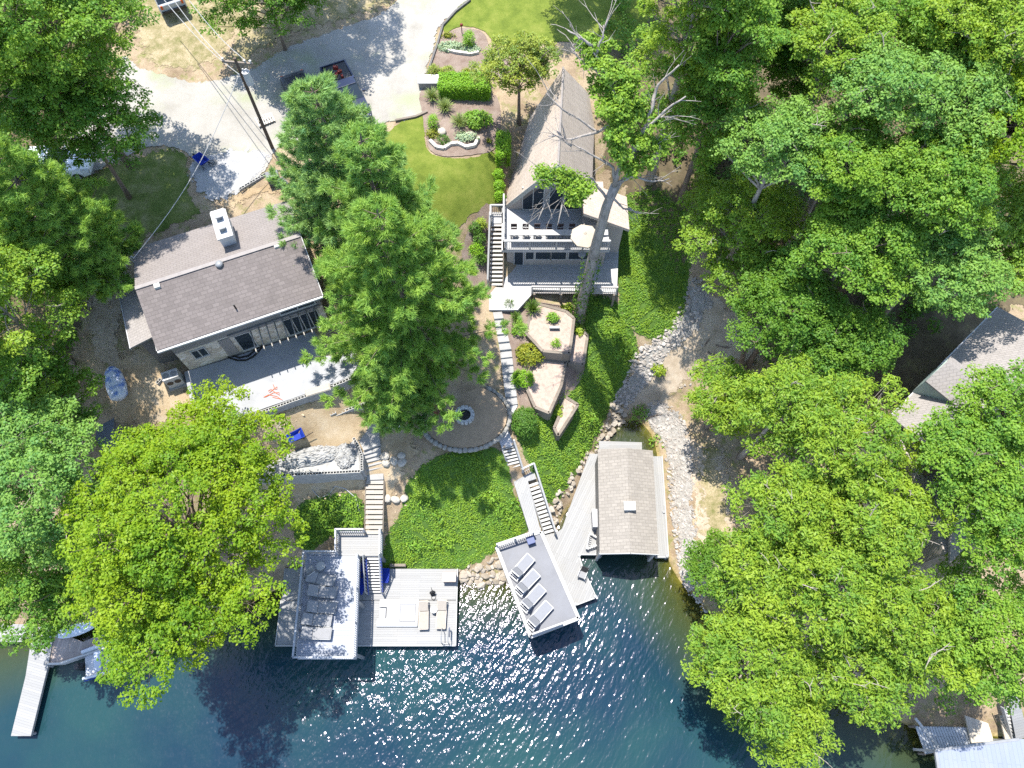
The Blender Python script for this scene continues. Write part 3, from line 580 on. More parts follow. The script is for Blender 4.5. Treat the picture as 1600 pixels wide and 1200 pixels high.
# ------------------------------------------------------------------ shared building materials
WHITE = plain('white paint',(.302,.300,.293),.5,.06,2,.3,dirt=.12); WMETAL = plain('white metal',(.360,.360,.360),.35,.04,2,.4); BLACK = plain('black metal',(.014,.014,.016),.45,.2,4,.4); GREYM = plain('grey metal',(.194,.200,.206),.45,.1,3,.4)
CONC = plain('concrete',(.271,.267,.259),.9,.1,1.2,.15,bump=.2,dirt=.12); BLOCKM = blocks('concrete block',(.294,.285,.271)); BLOCKD = plain('block top',(.329,.323,.306),.9,.12,4,.1)
SIDE = boards('grey siding',(.210,.196,.185),.2,0,.06,.08,4); TANS = boards('taupe siding',(.36,.32,.285),.22,0,.06,.08,5); STONE = stone_veneer(); GLASS = glass(); TRIM = plain('pale trim',(.385,.377,.357),.5,.05,2)
ROOFB = shingles('brown grey shingle',(.140,.122,.115),.22,.4,.3,.3); ROOFT = shingles('tan shingle',(.41,.345,.29),.2,.36,.2,.12); ROOFG = shingles('boathouse shingle',(.225,.205,.18),.22,.4,.24,.14); ROOFN = shingles('neighbour shingle',(.245,.225,.21),.18,.3,.14,.1)
DW = lambda ang: boards('white deck %.1f'%ang,(.225,.225,.223),.15,ang,.05,.11,3.6,.6,.3); DG = lambda ang: boards('grey deck %.1f'%ang,(.270,.288,.333),.15,ang,.1,.13,3.6,.6,.15); DGS = plain('grey membrane',(.122,.126,.140),.55,.14,.7,.3,dirt=.2)
WOODP = boards('pale step wood',(.294,.271,.235),.2,0,.03,.1,3,.7,.15); TIMBER = boards('weathered timber',(.176,.147,.118),.3,0,.04,.2,2,.85,.2); BLUE = plain('blue plastic',(.011,.032,.252),.6,.15,3,.1); CREAM = plain('cream canvas',(.365,.312,.247),.8,.06,2,.1); SLING = plain('grey sling fabric',(.212,.212,.218),.75,.08,6,.1); BEIGE = plain('beige sling fabric',(.276,.247,.212),.75,.08,6,.1); RED = plain('red plastic',(.14,.018,.012),.45,.1,3)
RUBBER = plain('black rubber',(.015,.015,.015),.7,.1,4,.2); TERRA = plain('red brown wood',(.167,.057,.038),.6,.15,4)
V = Vector
def quadgrid(A,B,C,D,u,v): return (A.lerp(B,u)).lerp(D.lerp(C,u),v)
def rail(mb, pts, h=1.0, sp=1.6, cap=.11, bal=.13, closed=False, pw=.1, bw=.03):
    """posts, cap rail, lower rail and balusters along a 3-D polyline"""
    for i in range(len(pts)-1):
        a,b = V(pts[i]),V(pts[i+1]); L = (b-a).length; n = max(1,round(L/sp)); up = V((0,0,h))
        mb.bar(a+up,b+up,cap,.05); mb.bar(a+V((0,0,.12)),b+V((0,0,.12)),.05,.05); mb.bar(a+V((0,0,h-.12)),b+V((0,0,h-.12)),.05,.05)
        for k in range(n+1):
            if k == 0 and i > 0: continue
            p = a.lerp(b,k/n); mb.bar(p-V((0,0,.02)),p+V((0,0,h+.02)),pw,pw)
        m = int(L/bal)
        for k in range(1,m): p = a.lerp(b,k/m); mb.bar(p+V((0,0,.1)),p+V((0,0,h-.1)),bw,bw)
def stairs(name,label,TL,TR,BL,BR,zt,zb,n,mat,strm=None,thick=.06,fill=.82,solid=False,loc=None,group=None):
    """flight whose top and bottom edges are surveyed in pixels; every tread a part of its own"""
    T = thing(name,label,'stairs',loc or P((BL[0]+BR[0])/2,(BL[1]+BR[1])/2,zb-.02),0,group)
    a0,b0,a1,b1 = P(*TL,zt),P(*TR,zt),P(*BL,zb),P(*BR,zb)
    for i in range(n):
        z = zt+(zb-zt)*(i+.5)/n; u0,u1 = i/n,(i+fill)/n if not solid else (i+1.0)/n; zz = V((0,0,0))
        q = [a0.lerp(a1,u0),b0.lerp(b1,u0),b0.lerp(b1,u1),a0.lerp(a1,u1)]; q = [V((p.x,p.y,z)) for p in q]
        mb = MB(); mb.hexa([p-V((0,0,(.2 if solid else thick))) for p in (q[3],q[2],q[1],q[0])]+[q[3],q[2],q[1],q[0]]); mb.build('tread',mat,T)
    if strm:
        for s,(p,q) in enumerate(((a0,a1),(b0,b1))):
            mb = MB(); o = ((b0-a0).normalized()*(-.045 if s == 0 else .045)); mb.bar(p+o-V((0,0,.16)),q+o-V((0,0,.16)),.06,.26); mb.build('stringer',strm,T)
    return T,(a0,b0,a1,b1)
def lounger(label, H0, F0, z, frame, sling, group, back=38, width=.68, slats=False):
    """chaise from head H0 to foot F0 (pixels at deck height z)"""
    h,f = P(*H0,z),P(*F0,z); d = f-h; L = max(1.8,min(2.05,d.length)); ang = math.atan2(d.y,d.x); T = thing('sun_lounger',label,'sun lounger',h,ang,group); zs = .34; bl = L*.36; w = width
    m = MB(h,ang); 
    for s in (-1,1):
        m.bar((0,s*w/2,zs),(L,s*w/2,zs),.05,.06)
        for x in (bl*.7,L-.18): m.bar((x,s*w/2,0),(x,s*w/2,zs),.045,.045)
    m.bar((L,-w/2,zs),(L,w/2,zs),.05,.06); m.bar((bl*.7,-w/2,.12),(bl*.7,w/2,.12),.035,.035); m.bar((0,-w/2,zs),(0,w/2,zs),.05,.06); m.bar((.16,-w/2,zs-.01),(.16,w/2,zs-.01),.035,.03); m.build('frame',frame,T)
    m = MB(h,ang); m.box(((bl+L)/2+.01,0,zs+.045),(L-bl-.05,w-.06,.035)); m.build('seat',sling,T,bevel=.012)
    a = math.radians(back); e = V((bl-math.cos(a)*bl,0,zs+.05+math.sin(a)*bl)); m = MB(h,ang); p = V((bl,0,zs+.05)); o = V((0,w/2-.02,0)); tk = V((math.sin(a),0,math.cos(a)))*.035; m.hexa([e-o,p-o,p+o,e+o,e-o+tk,p-o+tk,p+o+tk,e+o+tk]); m.build('backrest',sling,T,bevel=.012)
    m = MB(h,ang)
    for s in (-1,1): m.bar(p+o*s,e+o*s,.045,.05); m.bar(e.lerp(p,.35)+o*s*.9,(bl*.35,s*(w/2-.04),.06),.03,.03)
    m.bar(e-o,e+o,.05,.05); m.build('back_frame',frame,T); return T
# ------------------------------------------------------------------ wide grey house on the rise
def grey_house():
    O = P(245,548,13.2); A = math.radians(22.4); L,D = 10.0,7.8; zf,ze,zr = 8.8,13.2,14.5; RV = 3.75; F = lambda: MB((O.x,O.y,0),A)
    T = thing('gabled_house','wide grey house with a low brown shingled gable roof and a stone faced lower storey','house',(O.x,O.y,zf),A)
    m = F(); t = .16
    m.hexa([(-.0,0,ze-t),(L,0,ze-t),(L,RV,zr-t),(0,RV,zr-t),(0,0,ze),(L,0,ze),(L,RV,zr),(0,RV,zr)]); roof = m.build('roof',ROOFB,T)
    m = F(); m.hexa([(0,RV,zr-t),(L,RV,zr-t),(L,D,ze+.05-t),(0,D,ze+.05-t),(0,RV,zr),(L,RV,zr),(L,D,ze+.05),(0,D,ze+.05)]); roof2 = m.build('roof',shingles('pale rear shingle',(.185,.165,.155),.2,.36,.1,.06),T); roof2['label'] = 'paler smooth rear roof slope'
    m = F(); m.bar((0,RV,zr+.015),(L,RV,zr+.015),.26,.04); m.build('ridge_cap',plain('ridge shingle',(.23,.21,.20),.9,.1,3),roof)
    m = F(); m.bx(0,L,-.13,-.01,ze-.17,ze-.05); m.build('gutter',WMETAL,roof)
    m = F(); m.bx(-.04,0,0,D,ze-.2,ze-.02); m.bar((L+.03,0,ze-.1),(L+.03,RV,zr-.1),.05,.2); m.bar((L+.03,RV,zr-.1),(L+.03,D,ze-.1),.05,.2); m.build('fascia',TRIM,roof)
    y0 = .85; W0,W1 = .3,L-.35; zm = 11.0
    m = F(); m.prism([(W0,y0),(W1,y0),(W1,D-.5),(W0,D-.5)],zf-1.5,zm); m.build('stone_wall',STONE,T)
    m = F(); m.prism([(W0,y0+.004),(W1-.004,y0+.004),(W1-.004,D-.504),(W0+.004,D-.504)],zm,ze-.02); 
    m.add([(W0,y0+.02,ze-.1),(W0,D-.5,ze-.1),(W0,RV,zr-.2)],[(0,1,2)]); m.add([(W1,y0+.02,ze-.1),(W1,D-.5,ze-.1),(W1,RV,zr-.2)],[(0,2,1)]); m.build('upper_wall',SIDE,T)
    def win(x0,x1,z0,z1,n=2,name='window'):
        m = F(); m.bx(x0,x1,y0-.03,y0+.02,z0,z1); w = m.build(name,GLASS,T); m = F(); k = .07
        for a,b in ((x0-k,x0),(x1,x1+k)): m.bx(a,b,y0-.07,y0+.01,z0-k,z1+k)
        m.bx(x0,x1,y0-.069,y0+.01,z1,z1+k); m.bx(x0-.1,x1+.1,y0-.1,y0+.01,z0-k*1.6,z0-.001)
        for i in range(1,n): x = x0+(x1-x0)*i/n; m.bx(x-.03,x+.03,y0-.065,y0+.01,z0,z1)
        m.build('frame',TRIM,w); return w
    win(1.15,1.95,9.9,10.75); win(1.0,2.5,12.35,12.75,2); win(5.9,6.6,11.9,12.8,1); win(7.15,9.3,11.5,12.85,2); win(3.9,4.8,9.0,10.8,1,'door'); win(7.0,9.2,8.95,10.75,4,'patio_door')
    m = F(); m.bx(3.6,9.5,y0-.12,y0-.001,10.98,11.2); led = m.build('ledger',SIDE,T)
    for i in range(9): m = F(); m.bx(5.0+.51*i-.02,5.0+.51*i+.04,-.98,y0-.12,10.98,11.19); m.build('joist',WOODP,led)
    m = F(); m.bx(2.9,3.6,y0-.06,y0-.002,8.8,10.9); m.build('wall_pier',SIDE,T)
    # lean-to on the west end
    m = F(); m.hexa([(-1.65,1.3,12.35),(-.02,1.3,12.75),(-.02,5.3,12.75),(-1.65,5.3,12.35),(-1.65,1.3,12.47),(-.02,1.3,12.87),(-.02,5.3,12.87),(-1.65,5.3,12.47)]); lr = m.build('lean_to_roof',ROOFN,T)
    m = F(); m.bx(-1.7,-1.651,1.25,5.35,12.33,12.5); m.build('fascia',WMETAL,lr)
    m = F(); m.bx(-1.35,W0-.002,2.0,5.1,7.2,12.4); m.build('lean_to_wall',SIDE,T)
    # roof furniture
    cb = P(352,372,14.4)
    m = MB(); ca = A+math.pi/2; m.box((P(347,352,14.9).x,P(347,352,14.9).y,14.55),(1.95,.82,1.35),ca); ch = m.build('chimney',plain('white chimney',(0.462,0.454,0.447),.6,.07,3,dirt=.15),roof2)
    m = MB(); c = P(347,352,15.2); m.box((c.x,c.y,15.27),(2.15,.95,.1),ca); cap = m.build('chimney_cap',WMETAL,ch)
    for s in (-.45,.45): m = MB(); q = V((c.x+s*math.cos(ca),c.y+s*math.sin(ca),15.32)); m.cyl(q,.16,.22,12); m.box(q+V((0,0,.3)),(.42,.42,.05),ca); m.build('flue',GREYM,ch)
    q = P(342,412,14.55); m = MB(); m.cyl((q.x,q.y,14.05),.16,.35,14); m.blob((q.x,q.y,14.5),(.5,.5,.34),.02); m.build('turbine_vent',GREYM,roof,smooth=True)
    for x,y in ((246,447),(433,384)): q = P(x,y,14.4); m = MB(); m.box((q.x,q.y,q.z+.02),(.34,.34,.2),A); m.build('roof_vent',TRIM,roof)
    q = P(244,471,14.1); m = MB(); m.box((q.x,q.y,14.03),(.32,.34,.03),A,rx=.33); m.build('roof_patch',TRIM,roof)
    q = P(366,478,13.8); m = MB(); m.cyl((q.x,q.y,13.4),.05,.55,8); m.build('vent_pipe',BLACK,roof)
    q = P(208,408,14); m = MB(); m.cyl((q.x,q.y,13.3),.04,1.1,8); m.tube([(q.x,q.y,14.4),(q.x+.12,q.y,14.5),(q.x+.2,q.y,14.38)],.04,6); m.build('service_mast',GREYM,roof2)
    return O,A
HO,HA = grey_house()
def hframe(): return MB((HO.x,HO.y,0),HA)
# patio slab, retaining walls of hollow concrete blocks
PZ = 8.8
pat = [(288,581),(340,566),(400,546),(460,527),(517,509),(541,520),(556,545),(561,566),(549,587),(521,599),(470,618),(415,637),(340,664),(300,640)]
m = MB(); m.prism([P(x,y,PZ)[:2] for x,y in pat],6.2,PZ); po = m.build('patio',plain('patio concrete',(.265,.27,.28),.85,.1,.8,.15,bump=.15,dirt=.1)); po['kind'] = 'structure'
def block_wall(label, path, ztop, zbot, close=False, first=True, bl=.4, bw=.2):
    """courses of concrete block; the top course shows its hollow cores"""
    pts = [P(x,y,ztop) for x,y in path]; T = thing('block_retaining_wall',label,'retaining wall',V((pts[0].x,pts[0].y,zbot)))
    m = MB(); top = MB()
    for i in range(len(pts)-1):
        a,b = pts[i],pts[i+1]; d = (b-a).normalized(); n = V((-d.y,d.x,0))*bw/2; L = (b-a).length; h = .2
        m.hexa([V((*(p).xy,zbot)) for p in (a-n,b-n,b+n,a+n)]+[V((*(p).xy,ztop-h)) for p in (a-n,b-n,b+n,a+n)])
        k = max(1,round(L/bl)); s = L/k; ang = math.atan2(d.y,d.x)
        for j in range(k):
            c = a+d*(s*(j+.5)); jit = random.uniform(-.012,.012); c = c+n*jit*8
            for o in (-1,1): top.box((c.x+n.x*o*.84,c.y+n.y*o*.84,ztop-h/2),(s*.97,.035,h),ang)
            for u in (-.47,0,.47): q = c+d*(s*u); top.box((q.x,q.y,ztop-h/2-.002),(.045 if u == 0 else .04,bw-.08,h-.004),ang)
    m.build('wall',BLOCKM,T); o = top.build('block_course',BLOCKD,T); return T
block_wall('long low wall of hollow concrete blocks edging the grey patio',[(330,669),(372,654),(415,641),(470,621),(521,603)],PZ+.1,6.4)
block_wall('curved end of block wall round the patio corner',[(521,602),(549,590),(562,568),(557,545),(548,528)],PZ+.12,7.0)
block_wall('tall block wall holding the white gravel terrace above the ivy',[(395,746),(460,741),(563,736)],6.0,3.0)
block_wall('block wall running up beside the concrete steps from the tall wall',[(565,735),(565,712),(560,698),(552,684)],6.02,4.2)
block_wall('short stepped block wall above the concrete landing',[(524,648),(545,639),(583,626)],7.0,5.6)
ter = [(395,744),(460,739),(562,734),(562,712),(556,697),(550,686),(520,692),(470,700),(430,708),(390,724)]
m = MB(); m.prism([P(x,y,5.86)[:2] for x,y in ter],3.0,5.86); o = m.build('gravel_terrace',plain('white gravel',(.30,.298,.29),.95,.16,2.5,.1,bump=.6,dirt=.3)); o['kind'] = 'structure'
def gravel_pile(label,px,py,d,z,seed):
    c = P(px,py,z); T = thing('gravel_pile',label,'gravel pile',c); m = MB(); m.blob(c,d,.14,5,.2,seed); m.v = [v+V([random.gauss(0,.035) for _ in range(3)]) for v in m.v]; m.build('heap',plain('pile gravel',(.30,.298,.29),.95,.2,5,.1,bump=.9),T)
gravel_pile('long heap of white gravel inside the tall block wall',486,712,(4.4,1.2,.75),5.9,3); gravel_pile('small heap of white gravel at the corner of the block wall',540,712,(1.4,1.7,.5),5.95,5)
m = MB()
# concrete landing and steps
lp = [(546,640),(582,630),(590,650),(594,694),(568,704),(556,678)]; m.prism([P(x,y,5.75)[:2] for x,y in lp],4.6,5.75); o = m.build('landing',CONC); o['kind'] = 'structure'
stairs('concrete_steps','upper flight of five concrete steps beside the boulders',(567,705),(594,697),(573,737),(598,731),5.6,4.75,5,CONC,None,solid=True)
m = MB(); m.prism([P(x,y,4.62)[:2] for x,y in ((573,737),(599,731),(599,749),(573,750))],3.8,4.62); o = m.build('path',CONC); o['kind'] = 'structure'
stairs('wooden_steps','straight wooden flight from the concrete steps down to the grey sun deck',(572,750),(599,750),(571,836),(597,836),4.55,3.25,11,WOODP,TIMBER)
stairs('plank_steps','three pale planks laid on soil beside the landing',(533,650),(545,648),(541,671),(553,668),6.4,5.9,3,WOODP,None)
# things about the grey house
def heat_pump():
    c = V((HO.x,HO.y,0))+Matrix.Rotation(HA,3,'Z')@V((-.75,.55,0)); c.z = 8.3; T = thing('heat_pump','white outdoor heat pump with two round fans beside the stone wall','heat pump',c,HA)
    m = MB(c,HA); m.bx(-.5,.5,-.32,.32,.1,1.25); m.build('case',plain('pump case',(0.400,0.393,0.377),.5,.06,3),T,bevel=.03)
    for x in (-.24,.24):
        m = MB(c,HA); m.M = m.M@Matrix.Translation((x,-.325,.72))@Matrix.Rotation(math.pi/2,4,'X'); m.cyl((0,0,-.01),.2,.03,20); f = m.build('fan',BLACK,T)
    for x in (-.24,.24):
        m = MB(c,HA); m.cyl((x,-.02,1.245),.2,.03,20); m.build('fan_grille',GREYM,T)
    m = MB(c,HA); m.bx(-.6,.6,-.4,.4,-.3,.1); m.build('pad',CONC,T)
heat_pump()
m = MB(); pts = [P(x,y,PZ+.05) for x,y in ((352,551),(358,559),(370,563),(384,563),(396,557),(404,549),(410,541),(409,536),(401,545),(388,556),(374,559),(362,555))]; m.tube(pts,.06,7); b = m.build('drain_hose',RUBBER,smooth=True); tag(b,'black corrugated drain hose curled on the shaded patio','hose')
def board(label,px,py,d,ang,z,mat,name='stone_slab',cat='slab',tilt=0):
    c = P(px,py,z); T = thing(name,label,cat,c,ang); m = MB(c,ang); m.box((0,0,d[2]/2),d,0,tilt); m.build('slab',mat,T,bevel=.02)
    m = MB(c,ang); m.box((0,0,d[2]+.02),(d[0]*.92,d[1]*.86,.03),0,tilt); m.build('upper_face',mat,T,bevel=.01); return T
board('grey slab lying at the corner of the patio by the stone wall',513,514,(1.1,.42,.16),-.5,PZ,CONC); board('pale plank on the long patio block wall',497,610,(1.6,.5,.07),.33,PZ+.1,WOODP,'plank','plank')
board('long stone bar lying between fire pit and concrete steps',613,666,(1.25,.45,.4),.12,5.35,plain('limestone',(.5,.47,.42),.9,.15,3,.1,bump=.4))
def loose_block(label,px,py,z,ang):
    c = P(px,py,z); T = thing('concrete_block',label,'concrete block',c,ang,'loose concrete blocks'); m = MB(c,ang)
    for o in (-.085,.085): m.box((0,o,.1),(.4,.03,.2))
    for u in (-.185,0,.185): m.box((u,0,.098),(.03,.14,.196))
    m.build('shell',BLOCKD,T)
for lb,x,y,z,a in (('loose concrete block beside the blue wheelbarrow on sandy soil',431,685,None,1.2),('upper of two loose blocks at the end of the short wall',521,647,7.02,.5),('lower of two loose blocks by the plank steps',527,655,6.6,.2),('concrete block lying under the big pine by the sandy yard',575,603,None,.4),('loose block on soil south of the heat pump',250,597,None,1.0)):
    loose_block(lb,x,y,gz(*at(x,y).xy) if z is None else z,a)
def wheelbarrow(label,px,py,ang):
    c = at(px,py); T = thing('wheelbarrow',label,'wheelbarrow',c,ang); m = MB(c,ang); b,tp = .3,.62
    o = [(-.32,-.22,b),(.28,-.18,b),(.28,.18,b),(-.32,.22,b),(-.55,-.36,tp),(.5,-.32,tp),(.5,.32,tp),(-.55,.36,tp)]; i = [(-.3,-.2,b+.03),(.26,-.16,b+.03),(.26,.16,b+.03),(-.3,.2,b+.03),(-.52,-.33,tp),(.47,-.29,tp),(.47,.29,tp),(-.52,.33,tp)]
    m.add(o+i,[(3,2,1,0),(0,1,5,4),(1,2,6,5),(2,3,7,6),(3,0,4,7),(8,9,10,11),(9,8,12,13),(10,9,13,14),(11,10,14,15),(8,11,15,12),(4,5,13,12),(5,6,14,13),(6,7,15,14),(7,4,12,15)]); m.build('tray',BLUE,T)
    m = MB(c,ang)
    for s in (-1,1): m.tube([(.85,s*.06,.22),(.3,s*.16,.28),(-.4,s*.26,.3),(-1.1,s*.3,.55)],.025,6); m.tube([(-.35,s*.25,.3),(-.42,s*.27,.0)],.02,6)
    m.build('handles',BLACK,T); m = MB(c,ang); m.M = m.M@Matrix.Translation((.85,0,.2))@Matrix.Rotation(math.pi/2,4,'X'); m.ring((0,0,0),.16,.05,16,6); m.build('wheel',RUBBER,T)
wheelbarrow('blue wheelbarrow standing on the sandy soil below the patio',465,686,.5+math.pi); wheelbarrow('blue wheelbarrow in the tree shade on the white stone dust',318,257,2.4)
gravel_pile('low dark heap of stone next to the shaded wheelbarrow',333,256,(.6,.5,.35),gz(*at(333,256).xy),8)
def blockstack():
    c = at(396,286); T = thing('block_row','row of hollow concrete blocks standing at the edge of the stone dust','block row',c,.7); m = MB(c,.7)
    for j in range(5):
        for o in (-.085,.085): m.box((-.84+j*.42,o,.1),(.4,.03,.2))
        for u in (-.185,0,.185): m.box((-.84+j*.42+u,0,.098),(.03,.14,.196))
    m.build('blocks',BLOCKD,T)
blockstack()
def bin_(label,px,py,ang,d,mat):
    c = at(px,py); T = thing('storage_bin',label,'storage bin',c,ang); m = MB(c,ang); m.box((0,0,d[2]/2),d); m.build('body',mat,T,bevel=.03); m = MB(c,ang); m.hexa([(-d[0]*.54,-d[1]*.54,d[2]),(d[0]*.54,-d[1]*.54,d[2]),(d[0]*.54,d[1]*.54,d[2]),(-d[0]*.54,d[1]*.54,d[2]),(-d[0]*.5,-d[1]*.46,d[2]+.1),(d[0]*.5,-d[1]*.46,d[2]+.1),(d[0]*.5,d[1]*.5,d[2]+.16),(-d[0]*.5,d[1]*.5,d[2]+.16)]); m.build('lid',mat,T)
GB = plain('grey bin plastic',(.11,.115,.125),.55,.1,3); bin_('grey lidded bin standing at the back corner of the grey house',431,287,.3,(.8,.55,.8),GB); bin_('dark bin turned sideways next to the grey lidded bin',447,297,-.9,(.75,.5,.7),plain('dark bin',(.07,.075,.09),.55,.1,3))
def covered_craft():
    c = at(185,601); ang = math.radians(115); T = thing('covered_watercraft','small watercraft under a blue and white cover parked on the sandy side yard','boat',c,ang); m = MB(c,ang); n = 16; R = []; vs = []
    prof = [(-1.25,.3,.5),(-1.1,.55,.7),(-.5,.62,.8),(.0,.6,.95),(.4,.55,1.0),(.8,.5,.75),(1.2,.36,.55),(1.45,.12,.42)]
    for x,w,h in prof:
        for k in range(n): a = k*math.tau/n; vs.append((x,w*math.cos(a),max(.08,.35+(h-.35)*math.sin(a) if math.sin(a) > 0 else .35+.27*math.sin(a))))
    fs = [(i*n+k,i*n+(k+1)%n,(i+1)*n+(k+1)%n,(i+1)*n+k) for i in range(len(prof)-1) for k in range(n)]+[tuple(range(n))[::-1],tuple(range((len(prof)-1)*n,len(prof)*n))]; m.add(vs,fs)
    t = NT('blue white cover'); v = t.obj(); t.base(t.ramp(t.noise(2.2,4,.5,v),[(.40,(.12,.20,.45)),(.47,(.30,.36,.50)),(.54,(.5,.53,.58))])); t.rough(.6); t.bump(t.noise(6,3,.5,v),.5,.05); m.build('cover',t.m,T,smooth=True)
    m = MB(c,ang); m.bx(-1.1,.9,-.3,.3,0,.12); m.build('bunk',TIMBER,T)
covered_craft()
def shed(label,pts,z0,z1,mat,name='garden_shed'):
    q = [P(x,y,z1) for x,y in pts]; c = sum(q,V())/4; c.z = z0; T = thing(name,label,'shed',c); m = MB(); m.prism([(p.x,p.y) for p in q],z0,z1-.1); m.build('walls',SIDE,T); g = [c.xy.to_3d()+(p-c).xy.to_3d()*1.12 for p in q]; mid = [(g[0]+g[3])/2,(g[1]+g[2])/2]
    m = MB(); up = V((0,0,z1+.35)); m.add([V((*p.xy,z1-.1)) for p in g]+[V((*p.xy,z1+.4)) for p in mid],[(0,1,5,4),(2,3,4,5),(0,4,3),(1,2,5),(0,3,2,1)]); m.build('roof',mat,T); return T
shed('small shed with slate blue roof half hidden under the maple',[(152,668),(176,655),(186,690),(160,706)],5.6,8.2,plain('slate roof',(.10,.115,.14),.7,.12,3))
def lattice(label,px,py,ang,w,h,name='wooden_pallet',lean=0):
    c = at(px,py); T = thing(name,label,'pallet',c,ang); m = MB(c,ang)
    for i in range(7): m.box((-w/2+w*i/6,0,.14),(.1,h,.025))
    m.build('slats',TRIM,T); m = MB(c,ang)
    for y in (-h*.42,0,h*.42): m.box((0,y,.06),(w,.09,.12))
    m.build('runners',TIMBER,T)
lattice('pale slatted pallet lying at the foot of the utility pole',415,189,.5,1.1,.9)
# ------------------------------------------------------------------ lake side: grey sun deck on posts over the white dock
def decking(mb, poly, z, t=.12): mb.prism([P(x,y,z)[:2] for x,y in poly],z-t,z)
def left_docks():
    z = .75; c = P(570,950,z); T = thing('swim_dock','wide white boarded swim dock with a seam across it','dock',V((c.x,c.y,-1.2))); 
    m = MB(); decking(m,[(444,888),(714,889),(712.5,937),(440,937)],z,.2); m.build('deck',DW(0),T); m = MB(); decking(m,[(439,938.2),(712.5,938.2),(711,1008),(432,1008)],z-.1,.2); m.build('lower_deck',DW(0),T)
    m = MB(); 
    for x0,y0,x1,y1 in ((431,1009,712,1009),(712,1009,715,889),(431,1009,440,938)): m.bar(P(x0,y0,z-.2),P(x1,y1,z-.2),.07,.26)
    m.build('fascia',WHITE,T); m = MB()
    for x in (445,520,600,700):
        for y in (905,1000): p = P(x,y,z); m.cyl((p.x,p.y,-3),.12,3.4,10)
    m.build('pile',GREYM,T)
    Z = 3.2; U = [(480,866),(529,866),(529,832),(597,832),(596.5,869),(562,869),(556,1029),(464,1029)]; c = P(515,950,Z)
    D = thing('sun_deck','raised grey sun deck on posts beside the maple, carrying a row of loungers','deck',V((c.x,c.y,-1)))
    m = MB(); decking(m,U[:2]+[(529,869),(562,869),(556,1029),(464,1029)],Z); m.build('deck',DG(0),D); m = MB(); decking(m,[(529.2,832),(597,832),(596.5,868.8),(529.2,868.8)],Z); m.build('landing',DW(0),D)
    m = MB()
    for a,b in zip(U,U[1:]+U[:1]): m.bar(P(*a,Z-.22),P(*b,Z-.22),.08,.3)
    m.build('fascia',plain('grey fascia',(.36,.37,.40),.6,.08,3),D)
    RM = plain('rail paint',(.30,.31,.33),.55,.06,3)
    for path in ([(464,1029),(480,866),(529,866),(529,832),(571,832)],[(597,832),(596.5,869)],[(562,871),(556,1029),(464,1029)]): m = MB(); rail(m,[P(x,y,Z) for x,y in path],.95,1.8); m.build('railing',RM,D)
    m = MB()
    for x,y in ((470,1022),(552,1022),(486,940),(557,940),(533,872),(592,866),(533,838),(592,838)): p = P(x,y,Z); m.box((p.x,p.y,(Z-3)/2),(.18,.18,Z+2.6))
    m.build('post',GREYM,D)
    stairs('dock_stairs','blue sided stairs from the grey sun deck down to the white dock',(573,871),(593.5,871),(576.5,927),(596.5,927),3.1,.85,12,WHITE,plain('blue paint',(.05,.08,.33),.5,.1,3))
    T2 = thing('stair_railing','white handrail along the dock stairs','railing',P(597,928,z)); m = MB()
    for a,b in (((571,871),(574.5,928)),((595.5,871),(598.5,928))):
        p,q = P(*a,3.1),P(*b,.85); up = V((0,0,.9)); m.bar(p+up,q+up,.07,.06); m.bar(p,p+up,.09); m.bar(q,q+up,.09)
        for k in range(1,11): r = p.lerp(q,k/11); m.bar(r,r+up,.03)
    m.build('rails',WHITE,T2)
    lb = ['lounger nearest the round side table on the grey deck','second lounger from the round table on the grey deck','middle lounger of the five in maple shade','fourth lounger from the round table, paler at its head','lounger nearest the lake on the shaded grey deck']
    for l,(x,y,dy) in zip(lb,((482,902,9),(484,924,3),(483,949,2),(475,968,3),(474,990,1))): lounger(l,(x,y),(x+42,y+dy),3.21,GREYM,SLING,'loungers in a row on the grey sun deck',32)
    c = P(504,887,3.2); T3 = thing('side_table','small round white table at the corner of the grey sun deck','table',c); m = MB(); m.cyl(c+V((0,0,.5)),.28,.035,24); m.build('tabletop',WHITE,T3); m = MB(); m.cyl(c,.04,.5,8); m.cyl(c,.2,.03,16); m.build('pedestal',GREYM,T3)
    c = P(488,894,3.2); T3 = thing('deck_chair','white deck chair beside the round table','chair',c,2.2); m = MB(c,2.2); m.box((0,0,.4),(.5,.5,.05)); m.build('seat',WHITE,T3); m = MB(c,2.2); m.box((-.27,0,.68),(.05,.5,.55),ry=-.25); m.build('backrest',WHITE,T3)
    for x in (-.22,.22):
        for y in (-.22,.22): m = MB(c,2.2); m.bar((x,y,0),(x,y,.39),.04); m.build('leg',WHITE,T3)
    # things on the white dock
    z2 = .652; c = P(622,958,z2); T4 = thing('swim_mat','thick white floating swim mat with a notch and a square panel lying on the dock','swim mat',c); w,h = 2.75,1.78; m = MB(c)
    m.prism([(-w/2,-h/2),(w/2,-h/2),(w/2,h/2),(-w/2+.1,h/2),(-w/2+.1,.36),(-.75,.36),(-.75,-.34),(-w/2,-.34)],0,.17); m.build('body',plain('mat vinyl',(.31,.312,.315),.4,.03,2),T4,bevel=.06,seg=3)
    m = MB(c); m.bx(.15,1.18,-.56,.56,.17,.185); m.build('panel',plain('mat panel',(.21,.215,.23),.5,.03,2),T4,bevel=.01); m = MB(c)
    for a,b in (((.15,-.56),(1.18,-.56)),((1.18,-.56),(1.18,.56)),((1.18,.56),(.15,.56)),((.15,.56),(.15,-.56)),((-.78,.36),(-.78,-.34)),((-1.2,.36),(-.78,.36))): m.bar((*a,.188),(*b,.188),.03,.02)
    m.build('seam',plain('seam grey',(.06,.062,.07),.6,.1,4),T4)
